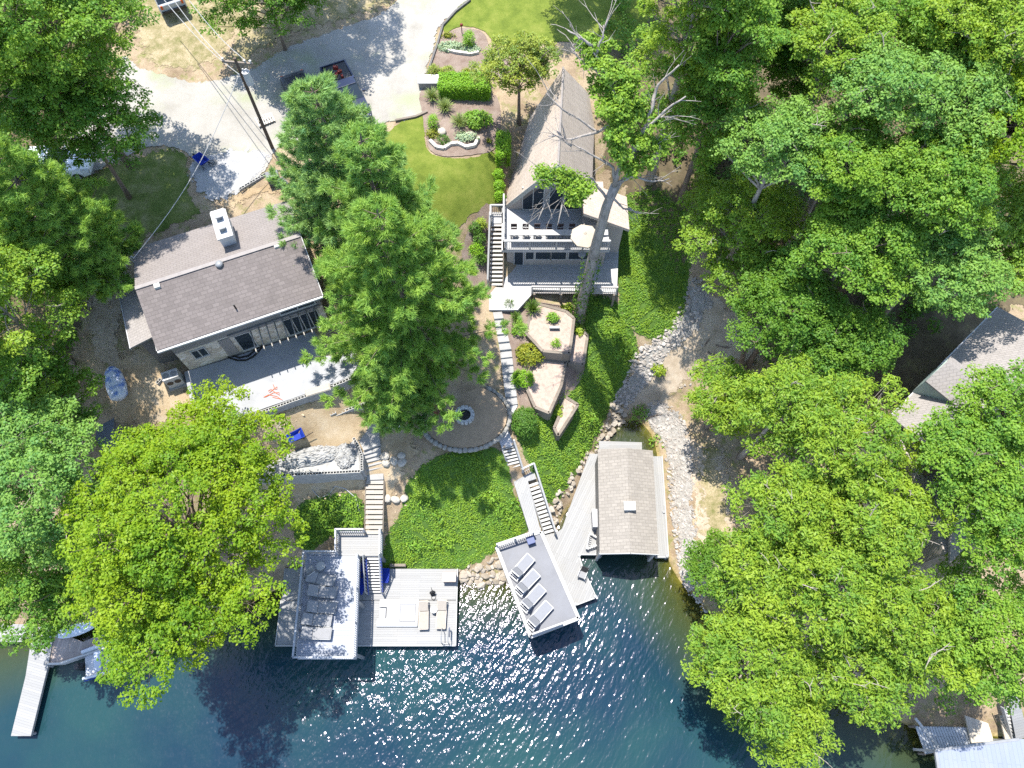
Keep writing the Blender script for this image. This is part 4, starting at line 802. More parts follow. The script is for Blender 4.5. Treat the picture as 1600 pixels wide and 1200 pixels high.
    m = MB(c); m.bx(-w/2+.12,-.79,-.33,.35,.0,.09); m.build('step_pad',plain('mat panel',(.21,.215,.23),.5,.03,2),T4,bevel=.01)
    lounger('beige lounger next to the white swim mat',(663,940),(662.5,978),z2,plain('beige frame',(.35,.31,.26),.5,.08,3),BEIGE,'beige loungers on the white dock',25,.6); lounger('beige lounger nearest the dock ladder',(692,939),(689.5,976),z2,MATS['beige frame'],BEIGE,'beige loungers on the white dock',25,.6)
    c = P(679,954,z2); T5 = thing('glass_table','small round glass table between the beige loungers','table',c); m = MB(); m.cyl(c+V((0,0,.45)),.22,.02,20); m.build('tabletop',plain('frosted glass',(.42,.45,.46),.15,.05,2,.6),T5); m = MB(); m.ring(c+V((0,0,.45)),.22,.015)
    for k in range(3): a = k*2.1; m.bar(c+V((.18*math.cos(a),.18*math.sin(a),0)),c+V((.12*math.cos(a),.12*math.sin(a),.45)),.02)
    m.build('frame',GREYM,T5)
    c = P(703,904,z); T6 = thing('deck_box','tan storage box with a flat lid at the corner of the white dock','storage box',c); m = MB(c); m.bx(-.42,.42,-.28,.28,0,.6); m.build('box',plain('tan box',(.35,.27,.23),.6,.08,3),T6,bevel=.03); m = MB(c); m.bx(-.46,.46,-.32,.32,.6,.68); m.build('lid',plain('tan lid',(.42,.33,.28),.6,.08,3),T6,bevel=.02)
    c = P(677,930,z); T7 = thing('hose_reel','small dark hose reel standing on the white dock','hose reel',c,.2); m = MB(c,.2); m.M = m.M@Matrix.Translation((0,.12,.32))@Matrix.Rotation(1.2,4,'X'); m.ring((0,0,0),.16,.05,16); m.ring((0,0,.06),.13,.05,16); m.build('hose',BLACK,T7); m = MB(c,.2); m.bar((-.12,0,0),(0,.1,.6),.03); m.bar((.12,0,0),(0,.1,.6),.03); m.bar((0,.1,.6),(.02,.35,.95),.03); m.bar((0,.35,0),(0,.1,.5),.03); m.ring((0,-.15,.03),.14,.03,14); m.build('stand',BLACK,T7)
    c = P(697,992,z2); T8 = thing('dock_ladder','metal swim ladder with a flag like panel at the edge of the white dock','ladder',c); m = MB(c)
    for x in (-.22,.22): m.tube([(x,-.6,-1),(x,-.55,.9),(x,-.2,1.1),(x,.3,.9),(x,.35,0)],.028,6)
    for k in range(4): m.bar((-.22,-.58,-.6+k*.35),(.22,-.58,-.6+k*.35),.04)
    m.build('frame',GREYM,T8); m = MB(c); m.box((.26,.1,.62),(.03,.6,.5)); m.build('panel',plain('dark panel',(.12,.14,.2),.5,.1,4),T8)
    for lb,x,y,s in (('blue kayak stored under the grey deck beside the stairs',568,899,(.5,2.6,.3)),('blue plastic tub behind the dock stairs',603,901,(.5,.9,.4))):
        c = P(x,y,z); Tb = thing('blue_kayak' if 'kayak' in lb else 'blue_tub',lb,'kayak' if 'kayak' in lb else 'tub',c); m = MB(c)
        if 'kayak' in lb:
            pr = [(-1.3,.05),(-1,.16),(-.4,.27),(.4,.27),(1,.16),(1.3,.05)]; vs = [(w*math.cos(k*math.tau/10),y_,.17+.16*math.sin(k*math.tau/10)*(w/.27)**.5) for y_,w in pr for k in range(10)]; m.add(vs,[(i*10+k,i*10+(k+1)%10,(i+1)*10+(k+1)%10,(i+1)*10+k) for i in range(5) for k in range(10)]); m.build('hull',BLUE,Tb,smooth=True); m = MB(c); m.ring((0,0,.33),.2,.025,16); m.build('cockpit_rim',BLACK,Tb)
        else:
            m.hexa([(-.2,-.38,0),(.2,-.38,0),(.2,.38,0),(-.2,.38,0),(-.27,-.46,.4),(.27,-.46,.4),(.27,.46,.4),(-.27,.46,.4)]); m.build('body',BLUE,Tb); m = MB(c)
            for a,b in (((-.27,-.46),(.27,-.46)),((.27,-.46),(.27,.46)),((.27,.46),(-.27,.46)),((-.27,.46),(-.27,-.46))): m.bar((*a,.41),(*b,.41),.05,.04)
            m.build('rim',BLUE,Tb)
    board('tan timber step at the lawn edge behind the white dock',622,884,(1.1,.2,.22),0,.75,TIMBER,'timber_step','step')
left_docks()
# ------------------------------------------------------------------ central dock: sun deck with white loungers, walkway and stairs
def right_docks():
    Z = 3.0; q = [(776,855),(845,831),(904,966),(829,995)]; c = P(840,915,Z); ang = math.atan2((P(845,831,Z)-P(776,855,Z)).y,(P(845,831,Z)-P(776,855,Z)).x)
    D = thing('sun_deck','slanted grey sun deck with white edge and four white loungers','deck',V((c.x,c.y,-1.5)),ang); m = MB(); decking(m,[(777,855.5),(844,832),(903,965.5),(829.5,993.5)],Z,.15); m.build('deck',DGS,D)
    m = MB(); e = [P(*p,Z) for p in q]
    for a,b in ((0,3),(3,2),(2,1),(0,1)): m.bar(e[a]+V((0,0,-.1)),e[b]+V((0,0,-.1)),.22,.36)
    m.build('rim',WHITE,D); m = MB(); rail(m,[P(777,855,Z),P(833,836,Z)],.95,1.2); m.build('railing',WHITE,D)
    for path in ([(777,857),(828,993)],[(832,993),(878,976)]): m = MB(); a,b = (P(*p,Z+.12) for p in path); m.bar(a,b,.16,.1); 
    m.build('kerb_rail',WHITE,D)
    m = MB(); a,b = P(777,857,Z),P(828,993,Z); m.bar(a+V((0,0,.5)),b+V((0,0,.5)),.1,.06); n = 7
    for k in range(n+1): p = a.lerp(b,k/n); m.bar(p,p+V((0,0,.5)),.08)
    a,b = P(831,992,Z),P(878,975,Z); m.bar(a+V((0,0,.5)),b+V((0,0,.5)),.1,.06)
    for k in range(22): p = a.lerp(b,k/21); m.bar(p,p+V((0,0,.5)),.04)
    m.build('low_railing',WHITE,D); m = MB(); a,b = P(846,835,Z),P(902,962,Z)
    for k in range(34): p = a.lerp(b,k/33); m.box((p.x,p.y,Z+.05),(.05,.05,.1))
    m.build('edge_balusters',plain('dark balusters',(.12,.11,.10),.6,.1,4),D)
    m = MB()
    for p in ((782,858),(842,836),(898,962),(832,987),(806,925),(872,900)): w = P(*p,Z); m.box((w.x,w.y,.0),(.2,.2,5.4),ang)
    m.build('post',WHITE,D)
    c = P(829,846,Z); T = thing('deck_cooler','small navy cooler chest in the corner of the slanted deck','cooler',c,ang); m = MB(c,ang); m.bx(-.24,.24,-.24,.24,0,.4); m.build('body',plain('navy',(.03,.045,.12),.5,.1,3),T,bevel=.03); m = MB(c,ang); m.bx(-.26,.26,-.26,.26,.4,.47); m.build('lid',plain('navy lid',(.05,.07,.16),.5,.1,3),T,bevel=.02)
    g = 'white loungers in a row on the slanted deck'
    for l,h,f in (('white lounger nearest the deck railing and cooler',(801,904),(829,872)),('second white lounger from the deck railing',(808,928),(838,896)),('third white lounger from the deck railing',(816,953),(847,919)),('white lounger nearest the lake end of the slanted deck',(826,981),(858,945))): lounger(l,h,f,Z+.01,WMETAL,plain('pale sling',(.17,.175,.19),.7,.05,5),g,50,.66,True)
    # low dock around the boathouse
    z = .6; c = P(880,870,z); K = thing('boat_dock','white boarded dock wrapping the boathouse, ending in a narrow finger','dock',V((c.x,c.y,-1.5)))
    m = MB(); decking(m,[(921,709),(936,709),(938,866),(904,866),(911,889),(930,933),(897,946),(862,866),(848,836),(870,832),(878,826)],z,.22); m.build('deck',DW(1.1),K); m = MB(); decking(m,[(936,689),(1003,691),(1003,712),(936,712)],z+.2,.2); m.build('rear_deck',DW(0),K); m = MB(); decking(m,[(1016,713),(1034,713),(1044,870),(1024,870)],z,.22); m.build('side_deck',DW(1.57),K)
    m = MB()
    for a,b in (((904,867),(911,889)),((911,889),(931,933)),((931,934),(897,947)),((904,867),(938,867)),((1034,713),(1044,870)),((1024,871),(1044,871)),((897,947),(880,908))): m.bar(P(*a,z-.12),P(*b,z-.12),.07,.28)
    m.build('fascia',WHITE,K); m = MB()
    for p in ((905,868),(930,932),(899,944),(1042,869),(1037,800),(938,868)): w = P(*p,z); m.cyl((w.x,w.y,-2.5),.11,3.2,10)
    m.build('pile',GREYM,K)
    # walkway level with the deck, stairs beside it
    wz = 3.0; c = P(815,770,wz); Wk = thing('deck_walkway','white boarded walkway bridging from the hillside to the slanted deck','walkway',V((c.x,c.y,1))); m = MB(); decking(m,[(799,742),(833,731),(838,748),(825,752),(845,830),(828,834)],wz,.16); m.build('deck',DW(1.2),Wk)
    m = MB(); rail(m,[P(800,739,wz),P(816,737,wz)][:1]+[P(800,741,wz)],.9) if False else None; rail(m,[P(816,739,wz),P(833,731,wz)],.95,.8); m.build('railing',WHITE,Wk)
    m = MB(); a,b = P(834,731,wz),P(867,835,.7); up = V((0,0,.95)); m.bar(a+up,b+up,.12,.06); m.bar(a+V((0,0,.45)),b+V((0,0,.45)),.05,.05)
    for k in range(6): p = a.lerp(b,k/5); m.bar(p,p+up,.1)
    m.build('stair_railing',WHITE,Wk); m = MB()
    for p in ((802,744),(832,735),(828,830),(843,826),(815,785)): w = P(*p,wz); m.box((w.x,w.y,1.4),(.16,.16,3.1),.35)
    m.build('post',WHITE,Wk)
    stairs('dock_stairs','open stairs beside the walkway down to the boathouse dock',(826,757),(840,752),(852,836),(866,832),2.95,.7,13,WHITE,WHITE,fill=.72)
    stairs('hillside_stairs','short stairs from the grey boardwalk down to the walkway',(785,699),(803,695),(800,743),(816,739),4.5,3.05,9,WHITE,WHITE,fill=.74)
    m = MB(); rail(m,[P(803,695,4.5),P(817,739,3.05)],.9,1.6); T = thing('stair_railing','single white handrail on the slope side of the hillside stairs','railing',P(817,739,3.05)); m.build('rails',WHITE,T)
    BW = thing('boardwalk','zigzag grey boardwalk around the fire pit terrace','boardwalk',P(790,670,4.4)); m = MB(); decking(m,[(793,634),(809,633),(798,655),(777,671),(773,667)],5.05,.12); decking(m,[(773,667.5),(791,662),(803,695),(784,700)],4.6,.12); m.build('deck',boards('grey boardwalk',(.44,.44,.45),.15,.6,.1,.1,3),BW)
    m = MB()
    for p in ((776,668),(795,640),(806,636),(788,697),(801,693)): w = P(*p,4.7); m.box((w.x,w.y,4.1),(.14,.14,1.1))
    m.build('post',TIMBER,BW)
    stairs('path_steps','upper run of pale steps leading down from the tall house',(770,487),(784,486),(781,548),(799,546),6.95,6.1,5,CONC,None,solid=True); stairs('path_steps','lower run of pale steps passing the grey stones to the boardwalk',(781,548),(799,546),(791,634),(809,632),6.05,5.1,7,CONC,None,solid=True)
    c = P(909,899,z); T = thing('folding_chair','dark mesh folding chair facing the cove on the finger dock','chair',c,-.4); m = MB(c,-.4); m.box((0,0,.42),(.5,.5,.04)); m.build('seat',SLING,T); m = MB(c,-.4); m.box((.05,.3,.75),(.5,.05,.65),rx=-.3); m.build('backrest',BLACK,T); m = MB(c,-.4)
    for s in (-.26,.26): m.tube([(s,-.3,0),(s,.22,.44),(s,.38,1.05)],.02,6); m.tube([(s,.3,0),(s,-.28,.44)],.02,6); m.bar((s,-.28,.62),(s,.3,.62),.04,.03)
    m.build('frame',WMETAL,T)
    c = P(926,851,z); T = thing('ladder_rack','white triangular ladder rack against the boathouse','rack',c,.5); m = MB(c,.5); 
    for a,b in (((-.6,-.1),(.15,.75)),((.15,.75),(.75,-.35)),((.75,-.35),(-.6,-.1))): m.bar((*a,.12),(*b,.12),.07,.07); m.bar((*a,.45),(*b,.45),.07,.07); m.bar((*a,.1),(*a,.5),.06)
    for k in range(9): p = V((-.6,-.1,.46)).lerp(V((.15,.75,.46)),k/8); d = V((.75,-.35,.46)).lerp(V((-.6,-.1,.46)),1-k/8); m.bar(p,p+V((.1,-.12,0)),.04); m.bar(d,d+V((.04,.14,0)),.04)
    m.build('frame',WHITE,T)
    c = P(930,815,z); T = thing('dock_cabinet','grey cabinet standing against the boathouse wall','cabinet',c); m = MB(c); m.bx(-.27,.27,-.6,.6,0,1.0); m.build('body',plain('grey cabinet',(.27,.265,.27),.6,.06,3),T,bevel=.02); m = MB(c); m.bx(-.3,.3,-.63,.63,1.0,1.05); m.build('lid',plain('grey cabinet lid',(.34,.335,.34),.6,.06,3),T)
right_docks()
def boathouse():
    ze,zr = 3.1,3.75; a,b,c_,d = P(934,702,ze),P(1020,704,ze),P(1029,866,ze),P(937,865,ze); rt,rb = P(980,700,zr),P(985,864,zr); w = V((0,0,.1))
    T = thing('boathouse','boathouse with weathered grey shingle roof and a dark open boat bay','boathouse',V(((d.x+c_.x)/2,d.y,-.5)))
    m = MB(); m.hexa([a-w,d-w,rb-w,rt-w,a,d,rb,rt][0:4][::-1]+[a,d,rb,rt][::-1]); r = m.build('roof',ROOFG,T); m = MB(); m.hexa([(rt-w),(rb-w),(c_-w),(b-w)][::-1]+[rt,rb,c_,b][::-1]); m.build('roof',ROOFG,T)
    for o in [o for o in T.children]:
        me = o.data; bm = bmesh.new(); bm.from_mesh(me); bmesh.ops.recalc_face_normals(bm,faces=bm.faces); bm.to_mesh(me); bm.free()
    i = lambda p,k=.93: V((d.x+c_.x,d.y+a.y,0))/2+(p-V((d.x+c_.x,d.y+a.y,0))/2)*k
    A,B,C2,D2 = (i(p) for p in (a,b,c_,d)); m = MB()
    for p,q in ((A,B),(A,D2),(B,C2)): m.bar(V((*p.xy,1.2)),V((*q.xy,1.2)),.14,3.6)
    m.build('wall',boards('dark boathouse boards',(.16,.15,.14),.2,0,.05,.1,4),T)
    m = MB(); m.bar(V((*D2.xy,2.75)),V((*C2.xy,2.75)),.16,.5); m.add([d+V((0,.12,-.1)),c_+V((0,.12,-.1)),rb+V((0,.12,-.1))],[(0,1,2)]); m.build('gable',SIDE,T)
    m = MB()
    for p in (d,c_): q = p.lerp((d+c_)/2,.06); m.box((q.x,q.y+.2,1.2),(.16,.16,3.6))
    m.build('post',WHITE,T); m = MB(); m.bar(d-V((0,.02,.08)),rb-V((0,.02,.08)),.05,.2); m.bar(rb-V((0,.02,.08)),c_-V((0,.02,.08)),.05,.2); m.build('rake_board',TRIM,T)
    q = P(983,792,3.75); m = MB(); m.box((q.x,q.y,3.85),(.7,.55,.3)); m.build('roof_hatch',plain('hatch',(0.431,0.424,0.408),.6,.1,5,dirt=.3),T,bevel=.02); m = MB(); m.box((q.x,q.y,4.04),(.78,.6,.05)); m.build('hatch_lid',WHITE,T)
boathouse()
# ------------------------------------------------------------------ tall triangular roofed house with decks
def aframe():
    zl,zu = 7.0,9.8; rf,rr = P(872,258,16.2),P(880,105,16.2); lf,lb = P(787,325,9.5),P(799,227,9.5); ef,eb = P(925,296,11.6),P(930,157,11.6); w = V((0,0,.14))
    ang = math.atan2((rr-rf).x*-1,(rr-rf).y); T = thing('triangular_house','tall house whose tan shingled roof slopes almost to the ground, two decks in front','house',V((rf.x,rf.y,zl)))
    def slab(p,name,mat,t,parent=T):
        m = MB(); n = (p[1]-p[0]).cross(p[2]-p[0]).normalized(); n = n if n.z > 0 else -n; m.add([q-V((0,0,t*1.7)) for q in p]+p,[(3,2,1,0),(4,5,6,7),(0,1,5,4),(1,2,6,5),(2,3,7,6),(3,0,4,7)]); o = m.build(name,mat,parent)
        bm = bmesh.new(); bm.from_mesh(o.data); bmesh.ops.recalc_face_normals(bm,faces=bm.faces); bm.to_mesh(o.data); bm.free(); return o
    r1 = slab([lf,rf,rr,lb],'roof',ROOFT,.18); slab([rf,ef,eb,rr],'roof',ROOFT,.18); m = MB(); m.bar(rf+V((0,0,.02)),rr+V((0,0,.02)),.12,.05); m.build('ridge_cap',plain('ridge tan',(.2,.18,.165),.9,.1,3),r1)
    m = MB(); m.bar(lf-V((0,.04,.1)),rf-V((0,.04,.1)),.07,.26); m.bar(rf-V((0,.04,.1)),ef-V((0,.04,.1)),.07,.26); m.build('rake_board',TRIM,r1)
    # glazed gable set back under the roof, side walls
    back = (rr-rf).normalized(); s = .35; L0,R0,T0 = lf+back*s,ef+back*s,rf+back*s; LB,RB,TB = lb-back*.3,eb-back*.3,rr-back*.3
    def dn(p,z): return V((p.x,p.y,z))
    yw = 32.35; tw = (yw-rf.y)/(rr.y-rf.y); ap = rf.lerp(rr,tw); m = MB(); m.add([V((lf.x+.3,yw,zl-2)),V((ef.x-.12,yw,zl-2)),V((ef.x-.12,yw,11.35)),V((ap.x,yw,ap.z-.32)),V((lf.x+.3,yw,9.75))],[(0,1,2,3,4)]); m.add([dn(LB,zl)+V((.35,0,0)),dn(RB,zl)-V((.15,0,0)),RB+V((-.15,0,-.1)),TB-V((0,0,.3)),LB+V((.35,0,.1))],[(4,3,2,1,0)])
    m.add([dn(R0,zl-2)-V((.15,0,0)),dn(RB,zl)-V((.15,0,0)),RB+V((-.15,0,-.1)),R0+V((-.15,0,-.1))],[(0,1,2,3)]); m.build('gable_wall',TANS,T)
    ux = V((1,0,0)); o = V((lf.x,yw,0))
    def pane(x0,x1,z0,z1,name='window',off=-.05,n=1,base=None,dirx=None,fm=TRIM):
        b = base or o; d = dirx or ux; nn = V((d.y,-d.x,0)); q = b+nn*(-off); pts = lambda e,za,zb,xa,xb: [q+d*xa+nn*e+V((0,0,za)),q+d*xb+nn*e+V((0,0,za)),q+d*xb+nn*e+V((0,0,zb)),q+d*xa+nn*e+V((0,0,zb))]
        m = MB(); A_ = pts(0,z0,z1,x0,x1); B_ = pts(-.05,z0,z1,x0,x1); m.add(A_+B_,[(0,1,2,3),(4,7,6,5),(0,3,7,4),(1,5,6,2),(0,4,5,1),(3,2,6,7)]); g = m.build(name,GLASS,T); m = MB()
        for xa,xb,za,zb in [(x0-.07,x0,z0-.07,z1+.07),(x1,x1+.07,z0-.07,z1+.07),(x0,x1,z1,z1+.07),(x0,x1,z0-.07,z0)]+[(x0+(x1-x0)*i/n-.03,x0+(x1-x0)*i/n+.03,z0,z1) for i in range(1,n)]:
            A_ = pts(.03,za,zb,xa,xb); B_ = pts(-.04,za,zb,xa,xb); m.add(A_+B_,[(0,1,2,3),(4,7,6,5),(0,3,7,4),(1,5,6,2),(0,4,5,1),(3,2,6,7)])
        m.build('frame',fm,g); return g
    W = (dn(R0,0)-o).length
    pane(1.35,2.75,zu+.1,zu+2.3,'sliding_door',n=2); pane(3.2,5.3,zu+.1,zu+2.3,'sliding_door',n=2); pane(2.2,3.6,zu+2.9,zu+4.2,n=2); pane(3.75,4.9,zu+2.7,zu+3.6)
    # upper balcony: floor, bar rail, front wall of the lower storey beneath it
    yb = P(800,375,zu).y; bl,br = P(787,391,zu).x,7.9; fy = P(800,391,zu).y
    m = MB(); m.prism([(bl-.15,fy),(br-1.2,fy),(br-1.2,L0.y+.3),(bl-.15,L0.y+.3)],zu-.25,zu); m.build('balcony_floor',boards('pale balcony boards',(0.354,0.350,0.347),.15,0,.08,.08,3.6),T)
    m = MB(); rail(m,[(bl,fy+.06,zu),(br-1.3,fy+.06,zu)],1.0,1.75,.16); m.build('balcony_railing',WHITE,T); m = MB(); m.bx(bl+.35,br-1.4,fy+.5,fy+.95,zu+.98,zu+1.04); 
    for k in range(5): x = bl+.5+k*(br-bl-2.2)/4; m.bar((x,fy+.72,zu),(x,fy+.72,zu+1),.07)
    m.build('bar_counter',WHITE,T)
    m = MB(); rail(m,[(bl,fy+.06,zu),(bl,L0.y-.2,zu)][::-1][:2],1.0,1.5); m.build('side_railing',WHITE,T)
    wy = fy+.75; m = MB(); m.bx(bl+.2,br-1.3,wy,L0.y+2,zl-2.5,zu-.252); m.build('lower_wall',TANS,T); ob = V((bl+.2,wy,0)); dx = V((1,0,0)); 
    pane(.55,1.15,zl+.05,zl+2.1,'screen_door',-.04,1,ob,dx,WMETAL)
    for x0,x1 in ((1.35,1.9),(2.05,3.1),(3.15,4.2),(4.4,5.35),(5.4,6.25)): pane(x0,x1,zl+.75,zl+2.15,'window',-.04,1,ob,dx,TRIM)
    # east wing with its own shed roof
    wl,wr = ef.x-.6,7.75; wf,wb = P(965,360,9.6).y,P(965,360,9.6).y+2.2
    m = MB(); m.bx(wl,wr,wf,wb,zl-2,10.2); m.build('wing_wall',TANS,T); z0,z1 = 11.9,10.15
    slab([V((wl-.1,wf-.35,z0)),V((wr+.35,wf-.35,z1)),V((wr+.35,wb+.3,z1)),V((wl-.1,wb+.3,z0))],'wing_roof',ROOFT,.15)
    # lower deck on posts
    dk = [(788,412),(930,412),(964,388),(966,457),(945,466),(832,455),(808,484),(764,484),(764,452),(788,446)]
    m = MB(); m.prism([P(x,y,zl)[:2] for x,y in [(786,392),(967,380),(964,457),(832,452),(830,461),(809,484),(764,484),(764,449),(786,449)]],zl-.22,zl); m.build('lower_deck',boards('pale lower deck',(0.370,0.366,0.362),.15,0,.08,.08,3.6),T)
    m = MB(); rail(m,[P(831,459,zl),P(962,460,zl)],.95,2.2); m.build('deck_railing',plain('rail taupe',(.36,.33,.31),.6,.08,3),T)
    m = MB()
    for p in ((835,458),(877,459),(920,459),(960,460),(962,420),(770,480),(806,480)): q = P(*p,zl); m.box((q.x,q.y,zl-1.6),(.14,.14,3))
    m.build('deck_post',TIMBER,T)
    stairs('balcony_stairs','long outside stairs along the tall house from balcony to lower deck',(767.5,349),(786,349),(765,448),(785,448),zu,zl+.05,15,boards('pale tread',(0.385,0.362,0.339),.3,0,.02,.06,3),TIMBER,fill=.72)
    RT = thing('stair_railing','pale handrail on the garden side of the balcony stairs','railing',P(764,448,zl)); m = MB(); a,b = P(766,345,zu),P(762.5,448,zl); up = V((0,0,.95)); m.bar(a+up,b+up,.12,.07); m.bar(a+V((0,0,.4)),b+V((0,0,.4)),.05)
    for k in range(7): p = a.lerp(b,k/6); m.bar(p,p+up,.09)
    m.build('rails',WHITE,RT); LD = thing('stair_landing','small railed landing at the head of the balcony stairs','landing',P(777,340,zu-.3)); m = MB(); decking(m,[(767,333),(788,333),(788,349),(767,349)],zu,.2); m.build('deck',MATS['pale balcony boards'],LD); m = MB(); rail(m,[P(767,349,zu),P(767,334,zu),P(788,334,zu)],.95,.9); m.build('railing',WHITE,LD)
    # bar stools
    lbs = ['bar stool at the stair end of the balcony counter','second bar stool along the balcony counter from the stairs','third bar stool along the balcony counter from the stairs','fourth bar stool along the balcony counter from the stairs','fifth bar stool along the balcony counter, nearest but one to the parasol','bar stool closest to the cream parasol']
    for i,l in enumerate(lbs):
        c = P(803+18*i,372+1.2*i,zu+.0); c = V((c.x,fy+1.15,zu)); T3 = thing('bar_stool',l,'bar stool',c,0,'bar stools along the balcony counter'); m = MB(c); m.bx(-.21,.21,-.2,.2,.68,.74); m.build('seat',plain('dark seat',(.045,.03,.03),.6,.15,4),T3,bevel=.02); m = MB(c); m.bx(-.21,.21,.2,.24,.8,1.12); m.build('backrest',MATS['dark seat'],T3); m = MB(c)
        for x in (-.19,.19): m.bar((x,.21,.74),(x,.22,.82),.035)
        m.ring((0,0,.3),.2,.015,16); m.build('foot_ring',GREYM,T3)
        for x in (-.18,.18):
            for y in (-.17,.17): m = MB(c); m.bar((x,y,0),(x*.95,y*.95,.68),.035); m.build('leg',GREYM,T3)
    c = P(914,372,zu); c = V((P(914,366,zu+2.3).x,P(914,366,zu+2.3).y,zu)); U = thing('parasol','octagonal cream parasol open over the balcony','parasol',c,.2); m = MB(c,.2); m.cyl((0,0,0),.025,2.55,8); m.build('pole',GREYM,U); m = MB(c,.2); m.cyl((0,0,0),.25,.1,16); m.build('base',CONC,U); R = .95
    m = MB(c,.2); vs = [(0,0,2.5)]+[(R*math.cos(k*math.pi/4),R*math.sin(k*math.pi/4),2.12) for k in range(8)]+[(R*math.cos(k*math.pi/4),R*math.sin(k*math.pi/4),2.02) for k in range(8)]; m.add(vs,[(0,1+k,1+(k+1)%8) for k in range(8)]+[(1+k,9+k,9+(k+1)%8,1+(k+1)%8) for k in range(8)]); m.build('canopy',CREAM,U); m = MB(c,.2); m.cyl((0,0,2.48),.12,.06,8,.02); m.build('finial',CREAM,U)
    for k in range(8): m = MB(c,.2); m.bar((0,0,2.46),(R*.98*math.cos(k*math.pi/4),R*.98*math.sin(k*math.pi/4),2.09),.02); m.build('rib',GREYM,U)
    for l,x,y in (('tall black planter against the balcony glass doors',850,330),('low dark patio table on the balcony by the doors',893,344)):
        c = V((P(x,y,zu).x,L0.y-.45,zu)); Tt = thing('patio_planter' if 'planter' in l else 'patio_table',l,'planter' if 'planter' in l else 'table',c); m = MB(c)
        if 'planter' in l: m.cyl((0,0,0),.16,.5,12,.22); m.build('pot',BLACK,Tt); m = MB(c); m.ring((0,0,.5),.21,.03); m.build('rim',BLACK,Tt)
        else:
            m.bx(-.55,.55,-.3,.3,.42,.46); m.build('tabletop',plain('navy',(.03,.045,.12),.5,.1,3),Tt)
            for a in (-.5,.5):
                for b in (-.26,.26): m = MB(c); m.bar((a,b,0),(a,b,.42),.04); m.build('leg',BLACK,Tt)
aframe()
# ------------------------------------------------------------------ utility pole, wires
def pole():
    b = at(426,232); h = 7.5; b2 = V((b.x,b.y,b.z-.3)); top = V((b.x,b.y,b.z+h)); T = thing('utility_pole','dark wooden utility pole with crossarm and transformer by the gravel drive','utility pole',b)
    m = MB(); m.tube([b2,top],[.13,.09],10); m.build('pole',bark('pole wood',(.10,.075,.06)),T)
    m = MB(); m.bar(top+V((-.9,.15,-.35)),top+V((1.0,-.1,-.35)),.11,.13); arm = m.build('crossarm',TIMBER,T)
    for x in (-.8,0.,.55,.9): m = MB(); p = top+V((x,.03-.13*x,-.28)); m.cyl(p,.05,.12,8); m.cyl(p+V((0,0,.12)),.075,.07,10); m.build('insulator',WMETAL,arm)
    m = MB(); c = top+V((.42,-.22,-1.7)); m.cyl(c,.23,.85,16); m.build('transformer',plain('transformer grey',(.42,.43,.44),.5,.08,3),T); m = MB(); m.cyl(c+V((0,0,.85)),.24,.06,16); m.cyl(c+V((.1,0,.9)),.05,.22,8); m.cyl(c+V((-.1,0,.9)),.05,.22,8); m.build('bushing',WMETAL,T)
    wires = [((-.8,.1,-.1),P(230,-60,20),'upper power line from the pole crossarm to beyond the suv'),((.55,0,-.1),P(262,-45,20.2),'second power line from the pole crossarm to beyond the suv'),((-.05,0,-1.3),P(240,-20,17.5),'lower cable from the pole beside the power lines'),((0,0,-1.0),P(208,404,14.4),'thin service cable from the pole to the grey house mast')]
    for o,e,lb in wires:
        a = top+V(o); pts = [a.lerp(e,k/14)-V((0,0,.9*math.sin(math.pi*k/14))) for k in range(15)]; m = MB(); m.tube(pts,.022,5); w = m.build('power_line',plain('cable grey',(.30,.30,.30),.5,.05,2)); tag(w,lb,'power line')
pole()
